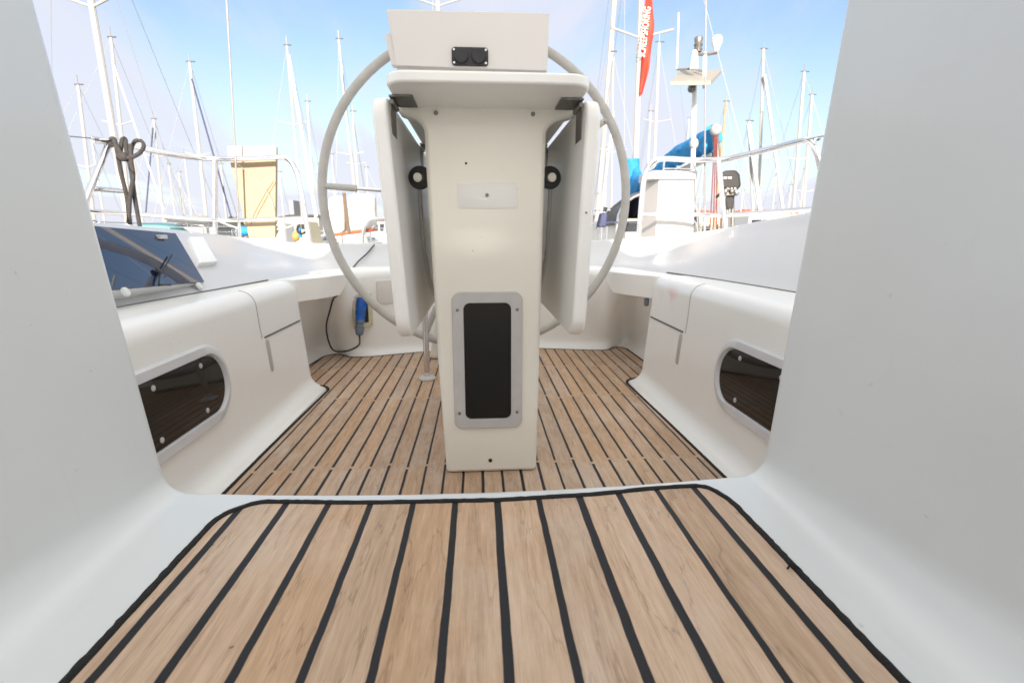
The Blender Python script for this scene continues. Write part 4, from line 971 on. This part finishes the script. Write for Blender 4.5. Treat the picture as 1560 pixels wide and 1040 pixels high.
S(549, 45, 170, lean=-12, wid=5, label='yacht with low mast behind the left wheel spoke', L_=9, spread=[.6])
S(680, 14, -120, lean=-18, wid=10, label='yacht whose broad spreaders show above the instrument box', L_=10, spread=[pt(668, 10, 14).z], base=330, cover=WCANVAS)
S(908, 24, -200, lean=44, wid=11, label='tall white mast yacht nearest the right side of the wheel', L_=9, spread=[.8], base=330)
S(932, 20, 280-200, lean=2, wid=5, label='yacht with plain mast seen through the right wheel rim', L_=9, spread=[.5], forestay=((935, 170), (915, 330), 3, WCANVAS))
S(994, 28, 65, lean=10, wid=7, label='yacht with slim mast right of the red banner', L_=10, spread=[.62])
S(983, 38, 170, lean=8, wid=5, label='yacht with low pale mast close to the slim one', L_=9, spread=[])
S(1090, 34, 155, lean=16, wid=6, label='yacht with wooden coloured mast behind the outboard', L_=9, spread=[], mastmat=PLY)
S(1158, 34, 75, lean=5, wid=6.5, label='yacht with furled foresail right of the outboard', L_=10, spread=[.45], forestay=((1165, 115), (1193, 322), 5, WCANVAS))
S(1153, 26, 185, lean=-12, wid=6.5, label='yacht with thick furled sail standing in front of the red roofs', L_=9, spread=[], forestay=((1140, 190), (1158, 320), 7, WCANVAS))
S(1209, 30, 110, lean=16, wid=7, label='yacht with the taller of the two masts near the right wall', L_=10, spread=[.5])
S(1224, 33, 145, lean=13, wid=6, label='yacht with the shorter mast nearest the right wall', L_=9, spread=[.35])
rnd = random.Random(11)
descr = [('between', )]
far = [(158, 215, 60), (216, 238, 66), (267, 250, 70), (281, 262, 75), (292, 235, 58), (371, 285, 72), (432, 262, 80), (404, 300, 85), (492, 250, 70), (512, 235, 62), (562, 255, 70), (600, 240, 70), (921, 225, 64), (951, 250, 75), (1012, 262, 80), (1040, 180, 64), (1128, 290, 80), (1176, 268, 75), (1218, 258, 72), (1200, 282, 85), (1110, 240, 70), (962, 210, 60), (345, 250, 66), (1065, 250, 82)]
for i, (px, tp, Y) in enumerate(far):
    S(px, Y, tp, lean=(px-780)*.00025*(330-tp), wid=3.0+rnd.random(), label='', L_=9, spread=[.55] if i % 2 else [], far=True, yaw=rnd.choice([0, 90, -90]) if i % 3 else 0, group='distant bare masts beyond the moored yachts', cover=rnd.choice([None, BCOVER, WCANVAS, NCOVER]))
far_objs = [o_ for o_ in col.objects if o_.get('group') == 'distant bare masts beyond the moored yachts']
names_ = ['left of the rope under the thick mast', 'right of the hanging rope', 'left of the blue furled line', 'midway between rope and stanchion', 'just left of the mast with dark blue furled sail', 'behind the gangway board near its left edge', 'right of the gangway board cap', 'behind the lower gangway board', 'just inside the left wheel rim', 'above the left part of the lifebuoy cover', 'right of the lifebuoy cover above the ladder', 'hidden behind the left table leaf', 'behind the right wheel rim near the leaf', 'between wheel rim and blue sail cover', 'above the locker top', 'left of the solar panel pole', 'right beside the outboard cowl', 'above the red roofs', 'between the two masts near the right wall', 'left of the tall mast near the right wall', 'above the outboard cowl', 'just left of the red banner mast', 'left of the gangway board', 'between locker and outboard']
for o_, s in zip(far_objs, names_): o_['label'] = 'small distant yacht, thin mast ' + s

# boat with blue sail cover, banner mast
t = S(966, 11.0, -320, lean=22, wid=13, label='near yacht with bright blue sail cover and spreaders across the banner', L_=10, spread=[pt(967, 58, 11).z], base=330, cabin=True, hood=None)
X0 = pt(966, 330, 11).x
c_ = MB(); rr = []
topc = [(966, 243, 10.95), (975, 264, 10.5), (988, 262, 9.8), (1003, 252, 9.2), (1030, 225, 8.4), (1060, 206, 7.7), (1084, 191, 7.2)]
botc = [(962, 304, 10.95), (972, 300, 10.5), (987, 292, 9.8), (1003, 284, 9.2), (1030, 252, 8.4), (1062, 240, 7.7), (1086, 231, 7.2)]
TT = spline([pt(*q) for q in topc], 5); BB = spline([pt(*q) for q in botc], 5)
for i, (a_, b_) in enumerate(zip(TT, BB)):
    c0 = (a_+b_)/2; hh = (a_.z-b_.z)/2
    rr.append([Vector((c0.x+.13*math.cos(q)*(1+.25*math.sin(i*1.3+q*3)), c0.y, c0.z+hh*math.sin(q)*(1+.06*math.sin(i*2.3+q))+(.05*math.sin(i*1.7) if math.sin(q) < 0 else 0))) for q in [2*math.pi*j/12 for j in range(12)]])
c_.grid(rr, closed=True); c_.add(rr[-1], [tuple(range(12))]); c_.build('sail_cover', BCOVER, t)
MB().tube([pt(962, 243, 10.9), pt(962, 300, 10.9)], .17, 12).build('mast_boot', BCOVER, t)
MB().tube([pt(963, 297, 10.9), pt(1088, 236, 7.1)], .05, 8).build('boom', MASTM, t)
MB().tube([pt(1088, 190, 7.05), pt(1093, 240, 7.05)], .045, 8).build('boom_end', DSTEEL, t)
MB().ball(pt(1090, 198, 7.0), .075).build('mainsheet_block', LINEW, t)
for xa in (0, 4, 8): MB().tube([pt(1089+xa*.4, 205, 7.0), pt(1082+xa*1.2, 345, 7.0)], .008, 6).build('mainsheet', PINK, t)
# banner with lettering up its height
def text_mesh(body, size):
    cu = bpy.data.curves.new('lettering', 'FONT'); cu.body = body; cu.size = size; cu.extrude = .004; cu.space_character = 1.1
    ob = bpy.data.objects.new('tmp', cu); col.objects.link(ob)
    dg = bpy.context.evaluated_depsgraph_get(); me = bpy.data.meshes.new_from_object(ob.evaluated_get(dg)); bpy.data.objects.remove(ob)
    return me
Yb = 10.9
t = empty('banner', pt(980, 100, Yb)); tag(t, 'long torn red banner with white upright lettering beside the mast', 'flag')
lft = [(985, -40), (983, 0), (980, 40), (978, 90), (975, 130), (974, 146)]; rgt = [(998, -40), (993, 0), (997, 40), (993, 75), (989, 105), (978, 144)]
rws = []
for (a_, b_) in zip(spline([(x, y, 0) for x, y in lft], 4), spline([(x, y, 0) for x, y in rgt], 4)):
    p0 = pt(a_.x, a_.y, Yb); p1 = pt(b_.x, b_.y, Yb)
    rws.append([p0.lerp(p1, k_/4)+Vector((0, .05*math.sin(k_*1.4+a_.y*.03), 0)) for k_ in range(5)])
mb = MB(); mb.grid(rws); fl = mb.build('cloth', REDF, t); sd = fl.modifiers.new('thickness', 'SOLIDIFY'); sd.thickness = .004
me = text_mesh('SCHEEPSHORING', .19); xs = [v.co.x for v in me.vertices]; Lx = max(xs)-min(xs)
pA = pt(982, 88, Yb-.085); pB = pt(991.5, 12, Yb-.085); dv = (pB-pA); ux = dv.normalized(); uy = Vector((-ux.z, 0, ux.x)).normalized()
sc_ = dv.length/Lx
for v_ in me.vertices: 
    c0 = v_.co.copy(); v_.co = pA+ux*(c0.x*sc_)+uy*(c0.y*1.0)+Vector((0, -c0.z, 0))-t.location
me.materials.append(WHITE); ob = bpy.data.objects.new('lettering', me); col.objects.link(ob); ob.parent = t

# pole with solar panel, radar reflector and domes
Yp = 6.3
t = empty('equipment_pole', pt(1056, 345, Yp)); tag(t, 'slender white pole carrying a tilted solar panel and round antennas', 'antenna pole')
MB().tube([pt(1053, 352, Yp), pt(1056, 240, Yp), pt(1058, 130, Yp)], .028, 8).build('pole', WHITE, t)
MB().tube([pt(1073, 135, Yp-.1), pt(1074, 80, Yp-.1)], .022, 8).build('upper_pole', WHITE, t)
q4 = [pt(1021, 131, Yp-.5), pt(1083, 130, Yp-.5), pt(1099, 112, Yp+.45), pt(1037, 112, Yp+.45)]
mb = MB(); mb.hexa(q4, [p_+Vector((0, 0, .045)) for p_ in q4]); mb.build('solar_panel', SOLAR, t, bevel=.005)
MB().tube([pt(1059, 82, Yp-.1), pt(1074, 83, Yp-.1), pt(1092, 80, Yp-.1)], .02, 8).build('cross_arm', DSTEEL, t)
MB().lathe([(.04, 0), (.05, .03), (.04, .05), (.052, .08), (.04, .10), (.05, .14), (.04, .16)], pt(1063, 80, Yp-.1), (0, 0, 1), 14).build('light_unit', DSTEEL, t)
MB().lathe([(.025, 0), (.03, .03), (.058, .09), (.06, .14), (.04, .165), (.001, .17)], pt(1091, 79, Yp-.1), (0, 0, 1), 14).build('antenna_dome', WHITE, t)
MB().lathe([(.05, 0), (.045, .03), (.03, .20), (.001, .21)], pt(1057, 106, Yp-.1), (0, 0, 1), 12).build('radar_cone', WHITE, t)
MB().tube([pt(1031, 106, Yp), pt(1060, 105, Yp)], .012, 6).build('antenna_arm', DSTEEL, t)
MB().tube([pt(1031, 105, Yp), pt(1034, 20, Yp)], .009, 6).build('whip_antenna', WHITE, t)
MB().ball(pt(1054, 135, Yp), .05).build('clamp', DSTEEL, t)
MB().ball(pt(1057, 219, Yp), .055, .055, .07).build('lamp_housing', LINEW, t)

# motor cruiser with grey hood right behind the locker
t = empty('motor_cruiser', pt(1010, 345, 8.2)); tag(t, 'white cruiser with dark grey canvas hood behind the upright locker', 'boat')
Yc = 8.2; xa, xb = pt(945, 345, Yc).x, pt(1096, 345, Yc).x; xm = (xa+xb)/2; hw = (xb-xa)/2
mb = MB(); mb.grid([[Vector((xm+hw*k_*math.cos(a), Yc+2.2+2.3*math.copysign(abs(math.sin(a))**.8, math.sin(a)), z)) for a in [2*math.pi*j/24 for j in range(24)]] for k_, z in ((.7, -1.6), (.95, -1.1), (1, -.25))], closed=True)
mb.add([(xm+hw*math.cos(2*math.pi*j/24), Yc+2.2+2.3*math.copysign(abs(math.sin(2*math.pi*j/24))**.8, math.sin(2*math.pi*j/24)), -.25) for j in range(24)], [tuple(range(24))]); mb.build('hull', HULLW, t, angle=45)
mb = MB(); mb.box((xm-hw*.78, Yc+.9, -.25), (xm+hw*.72, Yc+3, .28)); mb.build('cabin', HULLW, t, bevel=.06)
mb = MB(); mb.box((xm-hw*.6, Yc+.86, .05), (xm-hw*.05, Yc+.895, .23)); mb.build('windscreen', WINDOWM, t, smooth=False)
rr = []
for yy, hh, ww in ((Yc+.6, .56, .86), (Yc+1.1, .62, .88), (Yc+1.9, .5, .8), (Yc+2.6, .1, .6)):
    rr.append([Vector((xm+hw*ww*math.cos(math.pi*j/14), yy, .16+hh*math.sin(math.pi*j/14)**.8)) for j in range(15)])
MB().grid(rr).build('canvas_hood', GCANVAS, t)
MB().tube([Vector((xm+hw*.88*math.cos(math.pi*j/14), Yc+.58, .16+.57*math.sin(math.pi*j/14)**.8)) for j in range(15)], .02, 6).build('hood_bow', STEEL, t)
# navy canvas on the blue-cover yacht (dodger side)
q4 = [pt(958, 305, 10.2), pt(982, 290, 9.6), pt(976, 312, 9.6), pt(962, 338, 10.2)]
mb = MB(); mb.hexa(q4, [p_+Vector((.05, .25, 0)) for p_ in q4]); o_ = mb.build('folded_awning', NCOVER, None, bevel=.03); tag(o_, 'violet navy folded awning hanging under the blue sail cover beside the wheel', 'awning')

# left side: boat with teal tarp and small clutter beyond the stern
t = empty('covered_boat', pt(235, 350, 14)); tag(t, 'low boat under a bright teal cover beyond the left rail', 'boat')
a_, b_ = pt(196, 352, 14), pt(262, 352, 14); zt_ = pt(236, 338.5, 14).z
rr = [[Vector((a_.x+(b_.x-a_.x)*(.5-.5*math.cos(math.pi*k_/8)), 14+yy, (zt_-.0)*math.sin(math.pi*(k_+.6)/9.2)**.35*hh-.4*(1-hh)-(.12 if k_ in (0, 8) else 0))) for k_ in range(9)] for yy, hh in ((-.2, .2), (0, .9), (.4, 1), (.8, .8), (1.0, .1))]
MB().grid(rr).build('tarp', TEAL, t)
MB().box((a_.x, 14.0, -1.5), (b_.x, 14.9, -.42)).build('hull', HULLW, t, bevel=.1)
# motorboat shapes low on the horizon
def launch(px0, px1, Y, top, label, hullm=HULLW, cab=HULLW, yaw=0):
    a_, b_ = pt(px0, 350, Y), pt(px1, 350, Y); zt_ = pt(px0, top, Y).z; xm = (a_.x+b_.x)/2; w = (b_.x-a_.x)/2
    t = empty('motor_boat', (xm, Y, -1.45)); tag(t, label, 'motorboat', 'motorboats moored in the marina')
    ol = [(-w, 0), (-w, 1.0), (-w*.7, 1.9), (w*.75, 2.0), (w*1.1, 1.0), (w*.75, 0)]
    mb = MB(); mb.grid([[Vector((xm+x*.85, Y+y, -1.6)) for x, y in ol], [Vector((xm+x, Y+y, min(-.35, zt_-.5))) for x, y in ol]], closed=True); mb.add([(xm+x, Y+y, min(-.35, zt_-.5)) for x, y in ol], [tuple(range(6))]); mb.build('hull', hullm, t, bevel=.05)
    zb = min(-.36, zt_-.51)
    mb = MB(); mb.hexa([(xm-w*.55, Y+.3, zb), (xm+w*.55, Y+.3, zb), (xm+w*.55, Y+1.7, zb), (xm-w*.55, Y+1.7, zb)], [(xm-w*.42, Y+.4, zt_), (xm+w*.35, Y+.4, zt_), (xm+w*.35, Y+1.6, zt_), (xm-w*.42, Y+1.6, zt_)]); c_ = mb.build('cabin', cab, t, bevel=.05)
    for k_ in (-.28, 0, .24): MB().box((xm+w*(k_-.1), Y+.26, zt_-.32), (xm+w*(k_+.1), Y+.40, zt_-.12)).build('window', WINDOWM, c_, smooth=False)
    g = MB(); g.tube(bend([(xm-w*.9, Y+.1, zb), (xm-w*.9, Y+.1, zb+.55), (xm+w*.6, Y+.1, zb+.55), (xm+w*.6, Y+.1, zb)], .1), .014, 6); g.build('guard_rail', STEEL, t)
launch(385, 432, 16, 338, 'white motorboat cabin low behind the gangway board foot')
launch(436, 480, 20, 336, 'motorboat with cream cabin between the board and the wheel', cab=BEIGE)
launch(1066, 1098, 17, 338, 'motorboat low between the right stanchion and the stay', cab=BEIGE)
launch(1120, 1235, 12, 326, 'long white motorboat beneath the red roofs at the right')
launch(900, 960, 18, 336, 'motorboat with tan cabin behind the right wheel rim', cab=BRICK)
launch(560, 640, 19, 336, 'white motorboat hidden mostly by the left table leaf')
# small countable clutter on the neighbour's rail
t = empty('covered_outboard', pt(919, 345, 7.5)); tag(t, 'dark covered outboard on a bracket seen inside the right wheel rim', 'outboard')
q4 = [pt(917, 324, 7.5), pt(926, 324, 7.5), pt(924, 346, 7.5), pt(912, 346, 7.5)]
mb = MB(); mb.hexa(q4, [p_+Vector((0, .2, 0)) for p_ in q4]); mb.build('cover', NCOVER, t, bevel=.03)
MB().tube([pt(921, 322, 7.5), pt(923, 316, 7.5)], .03, 8).build('handle', BLACK, t)
for xx in (916, 924): MB().tube([pt(xx, 345, 7.55), pt(xx-1, 366, 7.55)], .018, 6).build('bracket_leg', STEEL, t)
MB().tube([pt(895, 320, 7.5), pt(930, 320, 7.5)], .012, 6).build('bracket_rail', STEEL, t)
t = empty('fender_buoy', pt(452, 352, 5.2)); tag(t, 'orange and yellow buoy with blue collar below the left stern rail corner', 'buoy')
MB().ball(pt(451, 360, 5.2), .038, .038, .05).build('float', YEL, t); MB().tube([pt(455, 347, 5.2), pt(458, 362, 5.2)], .02, 8).build('collar', BCOVER, t)
rg_ = [pt(460+7*math.cos(a), 349+7*math.sin(a)*1.0, 5.1) for a in [2*math.pi*j/16 for j in range(11)]]; MB().tube(rg_, .012, 6).build('rope_loop', CABLE, t)
t = empty('dinghy_davit', pt(400, 345, 5.6)); tag(t, 'grey post and tangled rails on the quay side behind the board', 'post')
MB().tube([pt(432, 370, 5.6), pt(430, 337, 5.6)], .035, 8).build('post', GREYW, t)
MB().tube(spline([pt(382, 350, 5.6), pt(402, 345, 5.6), pt(412, 338, 5.6), pt(418, 330, 5.6)], 4), .014, 6).build('bent_tube', STEEL, t)
MB().tube(spline([pt(335, 338, 5.6), pt(365, 348, 5.6), pt(400, 352, 5.6), pt(440, 346, 5.6), pt(470, 334, 5.6)], 4), .010, 6).build('line', LINEW, t)
MB().ball(pt(372, 352, 5.6), .07, .05, .05).build('blue_bag', BCOVER, t)

# ------------------------------------------------------------------ sky and sun
SUN_EL, SUN_AZ = R_(18), R_(0)                 # sun stands behind the viewer, low
world = bpy.data.worlds.new('World'); scene.world = world; world.use_nodes = True
nt = world.node_tree; L = nt.links.new; bg = nt.nodes['Background']
sky = N(nt, 'ShaderNodeTexSky', sky_type='NISHITA', sun_disc=False, sun_elevation=SUN_EL, air_density=1.0, dust_density=1.2, ozone_density=1.0)
sdir = Vector((math.sin(SUN_AZ)*math.cos(SUN_EL), -math.cos(SUN_AZ)*math.cos(SUN_EL), math.sin(SUN_EL)))  # towards the sun
sky.sun_rotation = math.atan2(sdir.x, sdir.y)
tc = N(nt, 'ShaderNodeTexCoord')
sepw = N(nt, 'ShaderNodeSeparateXYZ'); L(tc.outputs['Generated'], sepw.inputs[0])
def WM(op, a, b=None):
    n = nt.nodes.new('ShaderNodeMath'); n.operation = op
    for i, s in enumerate((a, b)):
        if s is None: continue
        if isinstance(s, (int, float)): n.inputs[i].default_value = s
        else: L(s, n.inputs[i])
    return n.outputs[0]
zz = WM('ADD', WM('MAXIMUM', sepw.outputs['Z'], 0.0), .16)
cx_ = N(nt, 'ShaderNodeCombineXYZ'); L(WM('DIVIDE', sepw.outputs['X'], zz), cx_.inputs[0]); L(WM('DIVIDE', sepw.outputs['Y'], zz), cx_.inputs[1])
mp = N(nt, 'ShaderNodeMapping'); mp.inputs['Rotation'].default_value = (0, 0, R_(28)); mp.inputs['Scale'].default_value = (.55, .2, 1); mp.inputs['Location'].default_value = (3.1, 1.7, 0); L(cx_.outputs[0], mp.inputs['Vector'])
nz = N(nt, 'ShaderNodeTexNoise', i_Scale=1.5, i_Detail=9.0, i_Roughness=.56, i_Distortion=.5); L(mp.outputs[0], nz.inputs['Vector'])
cr = N(nt, 'ShaderNodeMapRange', interpolation_type='SMOOTHSTEP'); cr.inputs['From Min'].default_value = .40; cr.inputs['From Max'].default_value = .60; cr.inputs['To Min'].default_value = .05; cr.inputs['To Max'].default_value = .95; L(nz.outputs['Fac'], cr.inputs['Value'])
hzn = N(nt, 'ShaderNodeMapRange', interpolation_type='SMOOTHSTEP'); hzn.inputs['From Min'].default_value = .30; hzn.inputs['From Max'].default_value = 0.0; hzn.inputs['To Max'].default_value = .75; L(sepw.outputs['Z'], hzn.inputs['Value'])
fac = WM('MINIMUM', WM('ADD', cr.outputs['Result'], hzn.outputs['Result']), .95)
mix = N(nt, 'ShaderNodeMix', data_type='RGBA'); L(fac, mix.inputs['Factor']); L(sky.outputs['Color'], mix.inputs['A']); mix.inputs['B'].default_value = (3.6, 3.7, 4.2, 1)
# added bright cloud overhead, out of view, as top fill for the cockpit
hi = N(nt, 'ShaderNodeMapRange', interpolation_type='SMOOTHSTEP'); hi.inputs['From Min'].default_value = .42; hi.inputs['From Max'].default_value = .72; hi.inputs['To Max'].default_value = 1; L(sepw.outputs['Z'], hi.inputs['Value'])
n2 = N(nt, 'ShaderNodeMapRange', interpolation_type='SMOOTHSTEP'); n2.inputs['From Min'].default_value = .3; n2.inputs['From Max'].default_value = .55; n2.inputs['To Min'].default_value = .5; L(nz.outputs['Fac'], n2.inputs['Value'])
mix2 = N(nt, 'ShaderNodeMix', data_type='RGBA'); L(WM('MULTIPLY', hi.outputs['Result'], n2.outputs['Result']), mix2.inputs['Factor']); L(mix.outputs['Result'], mix2.inputs['A']); mix2.inputs['B'].default_value = (7.2, 7.1, 6.8, 1)
# added bright haze on both sides, out of view, to fill benches and walls
sd1 = N(nt, 'ShaderNodeMapRange', interpolation_type='SMOOTHSTEP'); sd1.inputs['From Min'].default_value = .70; sd1.inputs['From Max'].default_value = .88; L(WM('ABSOLUTE', sepw.outputs['X']), sd1.inputs['Value'])
mix3 = N(nt, 'ShaderNodeMix', data_type='RGBA'); L(WM('MULTIPLY', sd1.outputs['Result'], .85), mix3.inputs['Factor']); L(mix2.outputs['Result'], mix3.inputs['A']); mix3.inputs['B'].default_value = (8.6, 8.45, 8.1, 1)
L(mix3.outputs['Result'], bg.inputs['Color']); bg.inputs['Strength'].default_value = .05
sl = bpy.data.lights.new('sun', 'SUN'); so = bpy.data.objects.new('sun', sl); col.objects.link(so)
sl.energy = 2.6; sl.angle = R_(.6); sl.color = (1, .87, .72)
so.rotation_euler = sdir.to_track_quat('Z', 'Y').to_euler()
vs = scene.view_settings; vs.view_transform = 'Standard'; vs.look = 'None'; vs.gamma = 1; vs.exposure = 2.2
scene.render.engine = 'CYCLES'
scene.cycles.max_bounces = 10; scene.cycles.diffuse_bounces = 8
